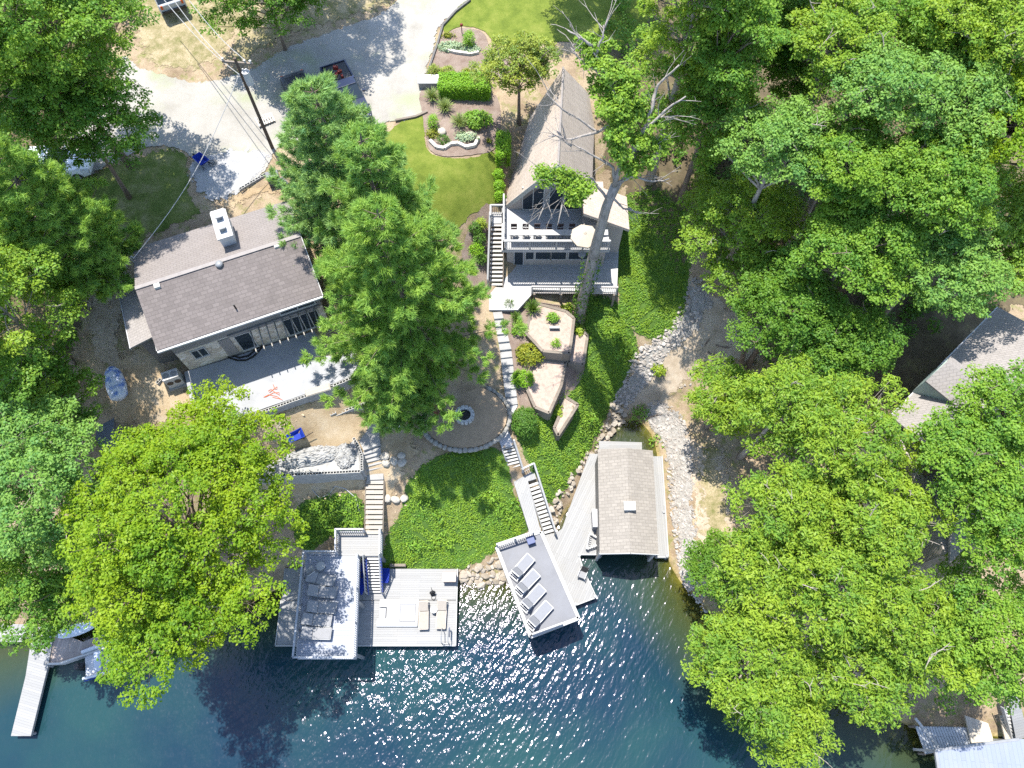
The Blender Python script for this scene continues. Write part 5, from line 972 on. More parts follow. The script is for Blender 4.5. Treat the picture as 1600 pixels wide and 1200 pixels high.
# ------------------------------------------------------------------ vehicles
def vehicle(name,label,cat,px,py,ang,paint,kind='suv',wid=1.9,z=None):
    c = at(px,py); T = thing(name,label,cat,c,ang); L = 4.7 if kind != 'pickup' else 5.5; h = .85; P_ = lambda: MB(c,ang)
    hw = wid/2
    def loft(m, secs):   # secs: (x, halfwidth bottom, halfwidth top, z0, z1)
        vs = [];
        for x,wb,wt,z0,z1 in secs: vs += [(x,-wb,z0),(x,wb,z0),(x,wb*1.01,(z0+z1)/2),(x,wt,z1),(x,-wt,z1),(x,-wb*1.01,(z0+z1)/2)]
        n = 6; m.add(vs,[(i*n+k,(i+1)*n+k,(i+1)*n+(k+1)%n,i*n+(k+1)%n) for i in range(len(secs)-1) for k in range(n)]+[tuple(range(n)),tuple(range((len(secs)-1)*n,len(secs)*n))[::-1]])
    b = P_(); x1 = L/2; loft(b,[(-x1,hw*.9,hw*.86,.4,.95 if kind != 'pickup' else 1.05),(-x1+.12,hw,hw*.95,.32,1.02 if kind != 'pickup' else 1.1),(-.9,hw,hw*.96,.3,1.05),(.8,hw,hw*.95,.3,1.02),(x1-.5,hw*.97,hw*.88,.32,.95),(x1-.08,hw*.86,hw*.72,.36,.8),(x1,hw*.78,hw*.6,.42,.68)]); body = b.build('body',paint,T,bevel=.05)
    c0,c1 = (-x1+.15,.75) if kind == 'suv' else (-.55,1.05) if kind == 'pickup' else (-1.5,.75); m = P_(); loft(m,[(c0,hw*.92,hw*.9,1.0,1.04),(c0+.3,hw*.92,hw*.76,1.0,1.62),(c1-.75,hw*.92,hw*.76,1.0,1.64),(c1+.1,hw*.9,hw*.86,.98,1.02)]); m.build('windows',GLASS,T)
    m = P_(); m.box(((c0+.3+c1-.75)/2,0,1.645),(c1-c0-.9,hw*1.5,.06)); m.build('roof',paint,T,bevel=.03)
    for x in (-x1*.62,x1*.62):
        for s in (-1,1):
            m = P_(); m.M = m.M@Matrix.Translation((x,s*(hw-.1),.34))@Matrix.Rotation(math.pi/2,4,'X'); m.cyl((0,0,-.11),.34,.22,18); wh = m.build('wheel',RUBBER,T); m = P_(); m.M = m.M@Matrix.Translation((x,s*(hw-.1),.34))@Matrix.Rotation(math.pi/2,4,'X'); m.cyl((0,0,-.12),.2,.24,14); m.build('rim',GREYM,wh)
    for s in (-1,1): m = P_(); m.box((x1-.12,s*hw*.62,.7),(.14,.3,.12)); m.build('headlight',WMETAL,T)
    for s in (-1,1): m = P_(); m.box((-x1+.02,s*hw*.78,.85),(.07,.16,.26)); m.build('taillight',plain('tail lamp',(.5,.09,.02),.3,.1,3),T)
    for s in (-1,1): m = P_(); m.box((.62,s*(hw+.1),1.05),(.12,.2,.13)); m.build('mirror',paint,T)
    m = P_(); m.box((-x1-.05,0,.48),(.14,wid*.92,.18)); m.build('bumper',BLACK,T)
    if kind == 'pickup':
        m = P_(); m.box((-1.7,0,1.09),(1.85,wid*.8,.05)); m.build('bed',BLACK,T)
        for s in (-1,1): m = P_(); m.box((-1.7,s*hw*.9,1.12),(1.95,.1,.12)); m.build('bed_rail',paint,T)
        m = P_(); m.box((-x1+.1,0,1.1),(.08,wid*.86,.14)); m.build('tailgate',paint,T)
    return T
PB = plain('dark blue paint',(.010,.017,.045),.25,.08,2,.6); PK = plain('black paint',(.02,.022,.026),.25,.1,2,.6); PW = plain('white car paint',(.55,.57,.60),.25,.05,2,.6); PS = plain('silver paint',(.36,.37,.39),.28,.05,2,.6)
vehicle('parked_suv','silver topped suv parked on the verge, half out of the frame','car',262,-6,math.radians(118),PS,'suv')
pk = vehicle('parked_pickup','dark blue pickup truck with red cans in its bed under the pine','pickup truck',545,158,math.radians(-64),PB,'pickup',2.0)
vehicle('parked_car','black car beside the blue pickup, mostly under the pine','car',478,165,math.radians(-64),PK,'car'); vehicle('parked_car','white car with only its front showing under the dark tree','car',96,268,math.radians(5),PW,'car')
for i,(x,y,s) in enumerate(((525,108,.34),(531,114,.3),(526,119,.32),(535,121,.26))):
    c = P(x,y,gz(*at(x,y).xy)+1.14); T = thing('fuel_can',('red can nearest the tailgate of the pickup','red can in the middle of the pickup bed','red can on the drive side of the pickup bed','smallest red can, close to the pickup cab')[i],'can',c,i*.7,'red cans in the pickup bed'); m = MB(c,i*.7); m.bx(-s/2,s/2,-s/3,s/3,0,s*.8); m.build('body',RED,T,bevel=.03); m = MB(c,i*.7); m.cyl((s*.3,0,s*.8),.035,.08,8); m.build('cap',BLACK,T)
# ------------------------------------------------------------------ garden of the tall house
def edging(label,pts,mat,w=.12,h=.16,cat='edging',name='bed_edging'):
    q = [at(*p) for p in pts]; T = thing(name,label,cat,q[0]); m = MB()
    for a,b in zip(q,q[1:]):
        n = max(1,int((b-a).length/.9))
        for k in range(n):
            u,v = a.lerp(b,k/n),a.lerp(b,(k+1)/n); u = V((u.x,u.y,gz(u.x,u.y)+h/2)); v = V((v.x,v.y,gz(v.x,v.y)+h/2)); m.bar(u,v,w,h)
    m.build('edge',mat,T); return T
edging('dark steel edging between the gravel drive and the top lawn',[(735,2),(712,20),(692,42),(684,70),(672,105),(667,124)],plain('steel edging',(.10,.095,.09),.7,.2,4),.14,.2); edging('dark timber edge where the gravel drive ends above the flower bed',[(660,178),(668,176),(650,184),(618,190)],TIMBER,.16,.18)
edging('grey stone edging under the variegated ground cover',[(698,80),(712,84),(735,87),(748,84)],plain('limestone',(.5,.47,.42),.9,.15,3,.1,bump=.4),.2,.25,name='stone_edging')
c = at(671,132); T = thing('stone_bench','pale flat stone step between drive and clipped hedge','step',c,0); m = MB(c); m.bx(-.72,.72,-.42,.42,0,.45); m.build('riser',CONC,T); m = MB(c); m.bx(-.78,.72,-.46,.42,.45,.53); m.build('tread',plain('pale stone tread',(0.462,0.447,0.424),.8,.06,2),T,bevel=.02)
HG = leafmat('clipped hedge',(.15,.30,.014),.2,yellow=.4); HD = leafmat('dark boxwood',(.07,.155,.018),.2,yellow=.3); SG = leafmat('shrub green',(.15,.28,.03),.25,yellow=.45); SY = leafmat('golden shrub',(.19,.22,.02),.25,yellow=.5); VG = leafmat('variegated leaf',(.30,.38,.22),.2,yellow=.1); GR = leafmat('ornamental blades',(.19,.25,.07),.25,yellow=.3); LIME = leafmat('lime hosta',(.22,.30,.03),.25,yellow=.4)
sh = lambda l,*a,**k: shrub(k.pop('name','garden_shrub'),l,k.pop('cat','shrub'),*a,**k)
sh('long clipped box hedge beside the stone step',726,139,38,15,1.5,HG,kind='box',name='clipped_hedge',cat='hedge',leaf=.085,dens=6,z=12.45)
sh('narrow clipped hedge along the tall house by the flower bed',786,229,8.5,24,1.2,HG,kind='box',name='clipped_hedge',cat='hedge',leaf=.085,dens=5)
for i,(x,y) in enumerate(((779,270),(780,287),(780,304))): sh(('round clipped bush nearest the narrow hedge','middle round clipped bush by the house wall','round clipped bush nearest the balcony stairs')[i],x,y,7.5,8,.9,HG,leaf=.08,dens=4,group='round bushes along the tall house')
sh('olive brown shrub by the edging at the drive corner',678,110,11,10,.9,G_OLIVE,leaf=.09); sh('olive shrub next to the drive corner shrub',700,111,12,10,.9,G_OLIVE,leaf=.09); sh('small golden shrub beside the clipped hedge',731,114,11,8,.7,SY,leaf=.09); sh('bright upright shrub with a red ornament in the top bed',733,60,10,13,1.3,HG,leaf=.08)
sh('pale variegated ground cover on the drive side of the top bed',705,72,24,11,.35,VG,leaf=.11,dens=2,kind='mat'); sh('pale variegated ground cover on the lawn side of the top bed',738,77,14,8,.35,VG,leaf=.11,dens=2,kind='mat'); sh('golden tufts at the edge of the top bed',700,54,12,6,.4,SY,leaf=.1,kind='mat')
sh('upright bright conifer shrub in the flower bed',677,190,9,13,1.2,HG,leaf=.07); sh('broad leafy green shrub in the flower bed by the house',745,184,24,17,.9,SG,leaf=.13); sh('low dark mound shrub in front of the pale boulder',693,218,11,9,.6,HD,leaf=.07); sh('pale variegated plants round the flat boulder',727,213,20,9,.35,VG,leaf=.11,dens=2,kind='mat'); sh('gold green low shrub beside the pale boulder',676,208,12,8,.5,SY,leaf=.09); sh('single yellow plant on the flower bed mulch',764,220,5,5,.3,SY,leaf=.1,kind='mat')
for l,x,y in (('feathery grass clump nearest the stone step',676,156),('feathery grass clump in the middle of the flower bed',695,172),('feathery grass clump beside the leafy green shrub',718,196)): grass_clump(l,x,y,1.0,.75,GR)
LIMES = plain('limestone boulder',(.36,.33,.28),.9,.15,3,.1,bump=.5)
def boulder(l,px,py,d,seed,rz=0,z=None,mat=None):
    c = at(px,py) if z is None else P(px,py,z); o = MB().blob(c+V((0,0,d[2]*.25)),d,.14,3,rz,seed).build('boulder',mat or LIMES,smooth=False); tag(o,l,'boulder')
boulder('round pale boulder in the flower bed',690,209,(.75,.65,.5),1); boulder('flat pale boulder among variegated plants',733,215,(.9,.7,.4),2)
edging('curved grey stones edging the planted mound of the flower bed',[(672,222),(682,232),(694,234),(704,227),(716,226),(728,232),(742,229),(748,217)],plain('limestone',(.5,.47,.42),.9,.15,3,.1,bump=.4),.22,.25,name='stone_edging')
c = at(722,53); T = thing('garden_ornament','small red and white garden ornament beside the bright upright shrub','ornament',c); m = MB(c); m.cyl((0,0,0),.03,.7,8); m.build('stake',BLACK,T); m = MB(c); m.blob((0,0,.75),(.24,.24,.26),.02); m.build('head',RED,T,smooth=True)
for i,(x,y,r) in enumerate(((742,352,10),(752,345,9),(748,368,11),(744,386,12),(752,400,9))): sh(('dark round shrub under the lawn curve by the balcony stairs','lime round shrub nearest the balcony landing','middle round shrub along the balcony stairs','large round shrub between pine and balcony stairs','lowest round shrub along the balcony stairs')[i],x,y,r,r,1.0,(HD,LIME,HD,HG,HD)[i],leaf=.085)
# timber terraces below the lower deck
def terrace(l,poly,z0,z1):
    T = thing('timber_terrace',l,'terrace',P(*poly[0],z0)); q = [P(x,y,z1) for x,y in poly]; m = MB(); m.prism([(p.x,p.y) for p in q],z0,z1-.05); m.build('soil',plain('bed mulch',(.34,.265,.22),.95,.2,4,.1,bump=.8,dirt=.25),T); m = MB()
    for a,b in zip(q,q[1:]+q[:1]): m.bar(V((*a.xy,(z0+z1)/2)),V((*b.xy,(z0+z1)/2)),.2,z1-z0)
    m.build('timber_wall',TIMBER,T)
terrace('upper mulch terrace below the lower deck railing',[(832,472),(884,486),(897,497),(890,552),(848,548),(822,520)],5.2,6.55); terrace('narrow mulch terrace with lime plants behind the oak',[(898,505),(918,524),(911,570),(888,566)],4.3,5.5); terrace('lower mulch terrace with a pointed timber corner',[(840,560),(884,566),(877,602),(858,645),(836,636),(820,600)],4.3,5.5); terrace('small mulch terrace above the dark ivy',[(880,618),(903,632),(880,668),(872,680),(866,668),(876,645)],3.2,4.2)
grass_clump('tall green grass clump below the deck railing',832,488,1.5,.7,leafmat('green blades',(.11,.19,.03),.25,yellow=.3)); grass_clump('short green grass clump near the pale steps',806,500,.9,.5,MATS['green blades']); grass_clump('green grass clump by the landing of the tall house',796,480,.9,.5,MATS['green blades'])
sh('wide golden green shrub on the edge of the upper terrace',828,552,23,20,.8,SY,leaf=.12); sh('round dark clipped globe on the terrace mulch',869,535,7,7,.6,HG,leaf=.07,z=6.5); sh('leafy small shrub behind the white terrace sign',864,496,9,8,.6,SG,leaf=.12,z=6.5); sh('twiggy green shrub on the bare mulch by the pale steps',812,514,14,12,.7,SG,leaf=.11,dens=.6); sh('round green shrub beside the pale steps',817,591,18,17,1.0,HG,leaf=.09); sh('big round dark yew next to the boardwalk',820,657,21,25,1.7,HD,leaf=.085,dens=1.5); sh('dark clipped globe on the small terrace',895,641,9,10,.9,HD,leaf=.075)
for l,x,y,rx,ry in (('lime hosta row at the foot of the oak',905,515,7,12),('lime plant on the narrow terrace',907,556,7,7),('lime hosta beside the lower terrace corner',872,640,7,13),('lime hosta patch above the yew',878,660,9,9),('lime plants on the stones above the cove',1030,575,12,14),('pale shrub where deck posts meet the ivy',886,480,9,6)): sh(l,x,y,rx,ry,.4,LIME,leaf=.16,kind='mat',name='hosta_plant',cat='plant')
c = P(866,513,6.55); T = thing('terrace_plaque','small white plaque lying tilted on the terrace mulch','plaque',c); m = MB(c); m.box((0,0,.16),(.72,.3,.05),rx=-.5); m.build('face',WHITE,T); m = MB(c); m.box((0,.05,.06),(.6,.2,.12)); m.build('base',BLACK,T)
# fire pit
def firepit():
    z = 5.42; c = P(726,650,z); sheetp = [(c.x+2.75*math.cos(k*math.tau/24)*1.05,c.y+2.3*math.sin(k*math.tau/24)) for k in range(24)]; m = MB(); m.prism(sheetp,z-1.6,z); o = m.build('fire_pit_terrace',plain('terrace sand',(.30,.225,.15),.95,.12,2,.1,bump=.3,dirt=.3)); o['kind'] = 'structure'
    T = thing('fire_pit','round grey stone fire pit with black ashes','fire pit',c); m = MB()
    for k in range(14): a = k*math.tau/14; m.box((c.x+.55*math.cos(a),c.y+.55*math.sin(a),z+.16),(.26,.24,.34),a)
    m.build('stone_ring',plain('pit stone',(.40,.395,.38),.9,.2,5,.1,bump=.5),T,bevel=.03); m = MB(); m.cyl((c.x,c.y,z),.44,.1,18); m.build('ash_bed',BLACK,T)
    T = thing('terrace_stone_border','ring of grey stones edging the fire pit terrace','stone border',V((c.x,c.y-2.3,z-.3))); m = MB()
    for k in range(40):
        a = math.radians(-200+k*6.6); m.blob((c.x+2.95*math.cos(a)*1.04,c.y+2.45*math.sin(a),z-.05),(random.uniform(.35,.6),random.uniform(.28,.4),.35),.16,2,a+1.57,k)
    m.build('stones',plain('border stone',(.24,.23,.205),.9,.2,4,.1,bump=.5),T)
    c = P(688,645,z); T = thing('garden_chair','red brown garden chair at the fire pit, mostly under the pine','chair',c,.1); m = MB(c,.1); m.box((0,0,.36),(.55,.55,.05),ry=.1); m.build('seat',TERRA,T); m = MB(c,.1); m.box((-.3,0,.7),(.05,.55,.75),ry=-.35); m.build('backrest',TERRA,T)
    for s in (-1,1): m = MB(c,.1); m.box((0,s*.32,.56),(.7,.12,.035)); m.build('armrest',TERRA,T)
    for x in (-.28,.28):
        for s in (-1,1): m = MB(c,.1); m.bar((x,s*.3,0),(x,s*.3,.55),.06); m.build('leg',TERRA,T)
firepit()
bl = ['big cream boulder beside the concrete steps','second cream boulder beside the concrete steps','cream boulder in the middle of the group by the steps','grey cream boulder nearest the pit side of the group','lower boulder of the group, farthest from the steps','boulder at the side of the wooden flight','low boulder between two others beside the wooden flight','pale boulder by the ivy edge near the wooden flight']
for i,(x,y,s) in enumerate(((601,713,.62),(603,724,.55),(616,721,.55),(628,712,.5),(628,723,.55),(605,780,.55),(618,781,.5),(632,779,.5))): boulder(bl[i],x,y,(s*1.15,s,s*.7),20+i,i)
RK = rockmat('limestone rubble',(.19,.16,.12),(.29,.25,.20),(.37,.335,.285)); RKG = rockmat('grey rubble',(.18,.165,.145),(.30,.27,.24),(.40,.375,.345)); RKT = rockmat('tan clods',(.26,.2,.13),(.36,.28,.19),(.44,.36,.26))
rocks('riprap',[[(955,632),(978,650),(938,705),(905,745),(878,792),(862,832),(852,812),(868,775),(905,722),(935,680)]],20,.3,RK,'pale limestone riprap lining the ivy bank beside the boathouse','riprap')
rocks('riprap',[[(715,893),(780,870),(800,897),(785,915),(740,918),(718,915)]],20,.32,RK,'tan riprap on the shore between the two docks','riprap')
rocks('creek_stones',[[(1085,435),(1115,470),(1080,520),(1040,560),(1000,615),(965,640),(960,620),(985,575),(1005,540),(1050,505)],[(985,560),(1040,520),(1060,530),(1010,600),(975,640)]],34,.19,RKG,'pale creek stones running down from the wood to the cove','creek stones')
rocks('pebble_bank',[[(1020,625),(1062,645),(1080,700),(1082,780),(1090,850),(1085,915),(1068,915),(1058,870),(1048,800),(1040,720),(1030,680),(1008,655)],[(1060,880),(1090,905),(1105,960),(1128,985),(1115,990),(1085,950)]],75,.14,RKG,'grey white pebble bank beside the boathouse','pebbles')
rocks('soil_clods',[[(600,740),(650,735),(640,780),(605,830),(598,800)],[(455,765),(565,760),(566,772),(540,790),(480,775)],[(400,640),(530,606),(590,600),(640,650),(600,690),(540,640),(430,670)],[(196,560),(260,585),(300,640),(210,670)]],4,.13,RKT,'loose tan clods and rubble on the bare soil','rubble')
rocks('forest_litter_stones',[[(1060,500),(1180,500),(1190,570),(1120,570),(1060,610)],[(930,700),(1000,655),(1020,660),(1000,690)]],2.0,.14,RKG,'scattered stones on the bare clearing','stones')
# ------------------------------------------------------------------ neighbour roofs, small white docks, lake craft
def neighbour():
    z0,z1 = 11.0,14.5; a,b = P(1392,650,z0),P(1560,480,z0); r0,r1 = P(1490,730,z1),P(1680,545,z1); T = thing('neighbour_house','house with a pale grey roof and a small green dormer behind the sparse oaks','house',V((a.x+3,a.y,6))); w = V((0,0,.18))
    d = (r0-a); c2,d2 = r0+V((d.x,d.y,-d.z)),r1+V((d.x,d.y,-d.z)); m = MB(); m.add([a-w,r0-w,r1-w,b-w,a,r0,r1,b],[(3,2,1,0),(4,5,6,7),(0,1,5,4),(1,2,6,5),(2,3,7,6),(3,0,4,7)]); r = m.build('roof',ROOFN,T); m = MB(); m.add([r0-w,c2-w,d2-w,r1-w,r0,c2,d2,r1],[(3,2,1,0),(4,5,6,7),(0,1,5,4),(1,2,6,5),(2,3,7,6),(3,0,4,7)]); r2 = m.build('roof',ROOFN,T)
    for o in (r,r2):
        bm = bmesh.new(); bm.from_mesh(o.data); bmesh.ops.recalc_face_normals(bm,faces=bm.faces); bm.to_mesh(o.data); bm.free()
    m = MB(); m.bar(a-V((0,0,.1)),b-V((0,0,.1)),.14,.16); m.build('gutter',WMETAL,r); ins = lambda p,q,t: p.lerp(q,t)
    q = [a.lerp(c2,.06),b.lerp(d2,.06),b.lerp(d2,.94),a.lerp(c2,.94)]; m = MB(); m.prism([(p.x,p.y) for p in q],4,z0-.05); m.build('walls',TANS,T)
    u = (b-a).normalized(); nrm = (r0-a); nrm.z = 0; nrm.normalize(); c = P(1500,600,12.9); ang = math.atan2(u.y,u.x); m = MB((c.x,c.y,0),ang); GRN = plain('pale green siding',(.27,.34,.31),.6,.08,2); m.prism([(-1.0,-1.5),(1.0,-1.5),(1.0,1.4),(-1.0,1.4)],11,12.9); m.add([(-1.0,-1.5,12.9),(1.0,-1.5,12.9),(0,-1.5,13.7)],[(0,1,2)]); dm = m.build('dormer',GRN,T)
    m = MB((c.x,c.y,0),ang); t = .1
    for s in (-1,1): m.add([(0,-1.7,13.75),(s*1.25,-1.7,12.8),(s*1.25,1.4,12.8),(0,1.4,13.75),(0,-1.7,13.65),(s*1.25,-1.7,12.7),(s*1.25,1.4,12.7),(0,1.4,13.65)],[(0,1,2,3),(7,6,5,4),(0,4,5,1),(1,5,6,2),(2,6,7,3)])
    m.build('dormer_roof',ROOFN,dm)
neighbour()
def far_docks():
    # small L dock at the lower corner of the picture
    z = .6; c = P(50,1050,z); T = thing('white_pier','long narrow white pier running out into the lake in front of the oaks','pier',V((c.x,c.y,-1.5))); m = MB(); decking(m,[(52,978),(87,974),(75,1040),(48,1150),(17,1150),(40,1056)],z,.2); m.build('deck',DW(-.25),T); m = MB(); decking(m,[(-80,972),(50,976),(47,1003),(-80,1003)],z-.004,.2); m.build('side_deck',DW(0),T); m = MB()
    for p in ((20,1146),(46,1146),(44,1050),(74,1040),(60,1000),(-20,1000)): w = P(*p,z); m.cyl((w.x,w.y,-3),.09,3.5,9)
    m.build('pile',GREYM,T)
    T = thing('seawall_deck','weathered brown plank deck behind a low seawall next to the white pier','deck',P(110,1020,-.3)); m = MB(); decking(m,[(84,985),(130,1003),(170,985),(168,1010),(97,1035),(76,1036)],.5,.12); m.build('deck',boards('weathered brown planks',(.30,.25,.22),.15,1.5,.1,.2,2.5),T); m = MB(); m.bar(P(75,1038,.3),P(97,1037,.3),.12,.6); m.bar(P(97,1037,.3),P(170,1012,.3),.12,.6); m.build('seawall',TRIM,T)
    c = P(121,984,.62); T = thing('paddle_board','white paddle board lying on the plank deck by the pier','paddle board',c,.28); m = MB(c,.28); n = 22; pr = [(1.35*math.cos(k*math.tau/n),.4*math.sin(k*math.tau/n)*(1-.12*math.cos(k*math.tau/n))) for k in range(n)]; m.prism(pr,0,.14); m.build('board',plain('board white',(0.462,0.485,0.516),.35,.05,2,.5),T,bevel=.05); m = MB(c,.28); m.prism([(x*.55+.1,y*.6) for x,y in pr],.141,.155); m.build('grip_pad',plain('pad pale blue',(.48,.53,.6),.6,.05,3),T)
    c = P(180,1026,.3); T = thing('motor_boat','white motor boat with blue stripes moored under the maple','boat',V((c.x,c.y,-.2)),.3); m = MB((c.x,c.y,0),.3); secs = [(-1.9,.92,.75),(-1.2,.98,.78),(0,1.0,.82),(1.1,.8,.86),(1.9,.35,.95),(2.2,.05,1.0)]; vs = []
    for x,w,zz in secs: vs += [(x,-w,zz),(x,-w*.75,-.1),(x,0,-.3),(x,w*.75,-.1),(x,w,zz),(x,w*.84,zz),(x,w*.7,.3),(x,-w*.7,.3),(x,-w*.84,zz)]
    m.add(vs,[(i*9+k,(i+1)*9+k,(i+1)*9+(k+1)%9,i*9+(k+1)%9) for i in range(5) for k in range(9)]+[tuple(range(9)),tuple(range(45,54))[::-1]]); hull = m.build('hull',plain('boat white',(0.477,0.485,0.501),.3,.05,2,.5),T)
    for s in (-1,1): m = MB((c.x,c.y,0),.3); m.bar((-1.88,s*.985,.55),(0,s*1.02,.62),.03,.1); m.build('stripe',BLUE,T)
    for x in (-1.2,-.2): m = MB((c.x,c.y,0),.3); m.bx(x,x+.45,-.65,.65,.3,.62); m.build('seat',plain('boat seat',(.5,.52,.56),.6,.06,3),T,bevel=.05)
    m = MB((c.x,c.y,0),.3); m.bx(-2.3,-1.95,-.2,.2,-.3,.95); m.build('outboard_motor',BLACK,T,bevel=.06); m = MB((c.x,c.y,0),.3); m.bx(.35,.42,-.6,.6,.7,1.15); m.build('windscreen',GLASS,T)
    # corner dock with slats and a pale roof
    z = .7; T = thing('slatted_dock','old grey dock of widely gapped slats at the corner of the cove','dock',P(1475,1150,-.5)); m = MB(); a,b,c_,d = P(1430,1135,z),P(1532,1137,z),P(1545,1163,z),P(1445,1178,z)
    for k in range(24): u = (k+.5)/24; p,q = a.lerp(b,u),d.lerp(c_,u); m.bar(p,q,.14,.06)
    m.build('deck',boards('silver slats',(.36,.38,.40),.5,0,.02,.1,4),T); m = MB(); m.bar(a-V((0,0,.1)),b-V((0,0,.1)),.1,.12); m.bar(d-V((0,0,.1)),c_-V((0,0,.1)),.1,.12)
    for p in (a,b,c_,d): m.cyl((p.x,p.y,-2),.09,2.65,9)
    m.build('frame',TIMBER,T); m = MB(); m.bar(P(1430,1122,z+.05),P(1466,1166,z+.05),.16,.04); m.build('loose_board',TRIM,T)
    T = thing('plank_landing','tan plank landing beside the slatted dock','landing',P(1535,1145,.2)); m = MB(); decking(m,[(1508,1118),(1544,1130),(1553,1158),(1518,1161)],.95,.12); m.build('deck',boards('tan planks',(.43,.38,.31),.2,1.45,.08,.15,3),T); m = MB(); decking(m,[(1562,1118),(1575,1118),(1588,1160),(1572,1160)],.9,.1); m.build('side_boards',boards('tan planks',(.43,.38,.31),.2,1.45,.08,.15,3),T)
    stairs('shore_stairs','narrow pale stairs beside the white roofed boat shelter',(1570,1105),(1578,1103),(1584,1156),(1590,1154),2.2,1.0,9,WHITE,WHITE,fill=.7)
    zr = 3.0; T = thing('boat_shelter','boat shelter with a pale blue white sheet roof in the corner of the lake','boat shelter',P(1540,1190,-.5)); q = [P(1462,1172,zr),P(1592,1155,zr+.3),P(1680,1150,zr+.3),P(1700,1290,zr+.3),P(1480,1290,zr)]; m = MB(); w = V((0,0,.08)); m.add([p-w for p in q]+q,[(4,3,2,1,0),(5,6,7,8,9)]+[(i,(i+1)%5,5+(i+1)%5,5+i) for i in range(5)]); m.build('roof',boards('sheet roof',(.19,.215,.27),.25,1.5,.04,.05,6,.4,.25),T); m = MB()
    for p in q[:2]+q[3:]: v = p.lerp(sum(q,V())/5,.06); m.box((v.x,v.y,.5),(.15,.15,4.9))
    m.build('post',WHITE,T); m = MB(); m.bar(q[0]-V((0,0,.05)),q[1]-V((0,0,.05)),.14,.16); m.bar(q[0]-V((0,0,.05)),q[4]-V((0,0,.05)),.14,.16); m.build('fascia',GREYM,T)
    T = thing('shore_walkway','pale sunlit walkway climbing behind the boat shelter','walkway',P(1590,1120,1.2)); m = MB(); m.add([P(1574,1085,2.6),P(1590,1080,2.6),P(1606,1150,1.3),P(1588,1158,1.3)],[(3,2,1,0)]); m.add([P(1574,1085,2.5),P(1590,1080,2.5),P(1606,1150,1.2),P(1588,1158,1.2)],[(0,1,2,3)]); m.build('deck',DW(.2),T)
far_docks()

# loose small things
m = MB(); c = P(427,613,PZ+.03); m.tube([c+V((.75*math.sin(k*.9)*(1-k/22),.16*math.cos(k*1.7)+.05*k-.5,0)) for k in range(20)],.018,5); o = m.build('extension_cord',plain('orange cord',(.55,.11,.03),.5,.1,3),smooth=True); tag(o,'orange extension cord tangled on the sunlit patio','cord')
m = MB(); m.tube([P(484,733,6.15),P(485,748,4.6),P(488,763,3.5)],.035,6); o = m.build('plastic_pipe',WMETAL); tag(o,'thin white plastic pipe leaning on the tall block wall','pipe')
m = MB(); m.tube([at(x,y)+V((0,0,.06)) for x,y in ((488,765),(500,779),(515,772),(524,760),(540,764),(556,778),(562,800))],.03,6); o = m.build('garden_hose',WMETAL,smooth=True); tag(o,'pale hose snaking over soil below the tall block wall','hose')
for i,(a,b,l) in enumerate((((1118,540),(1142,543),'straight fallen stick on the bare clearing'),((1105,550),(1120,556),'short crooked stick on the bare clearing'),((1108,530),(1100,543),'thin dark stick nearest the creek stones'),((1010,655),(1035,648),'branch lying at the head of the cove'))):
    reseed(l); p,q = at(*a),at(*b); m = MB(); pts = curve(p+V((0,0,.06)),q+V((0,0,.08)),.0,.12,5); m.tube(pts,[.05,.045,.04,.03,.025,.015],5); m.tube(curve(pts[3],pts[3]+V((.3,.25,.1)),0,.1,2),[.025,.02,.01],4); o = m.build('fallen_branch',B_BROWN); tag(o,l,'branch')
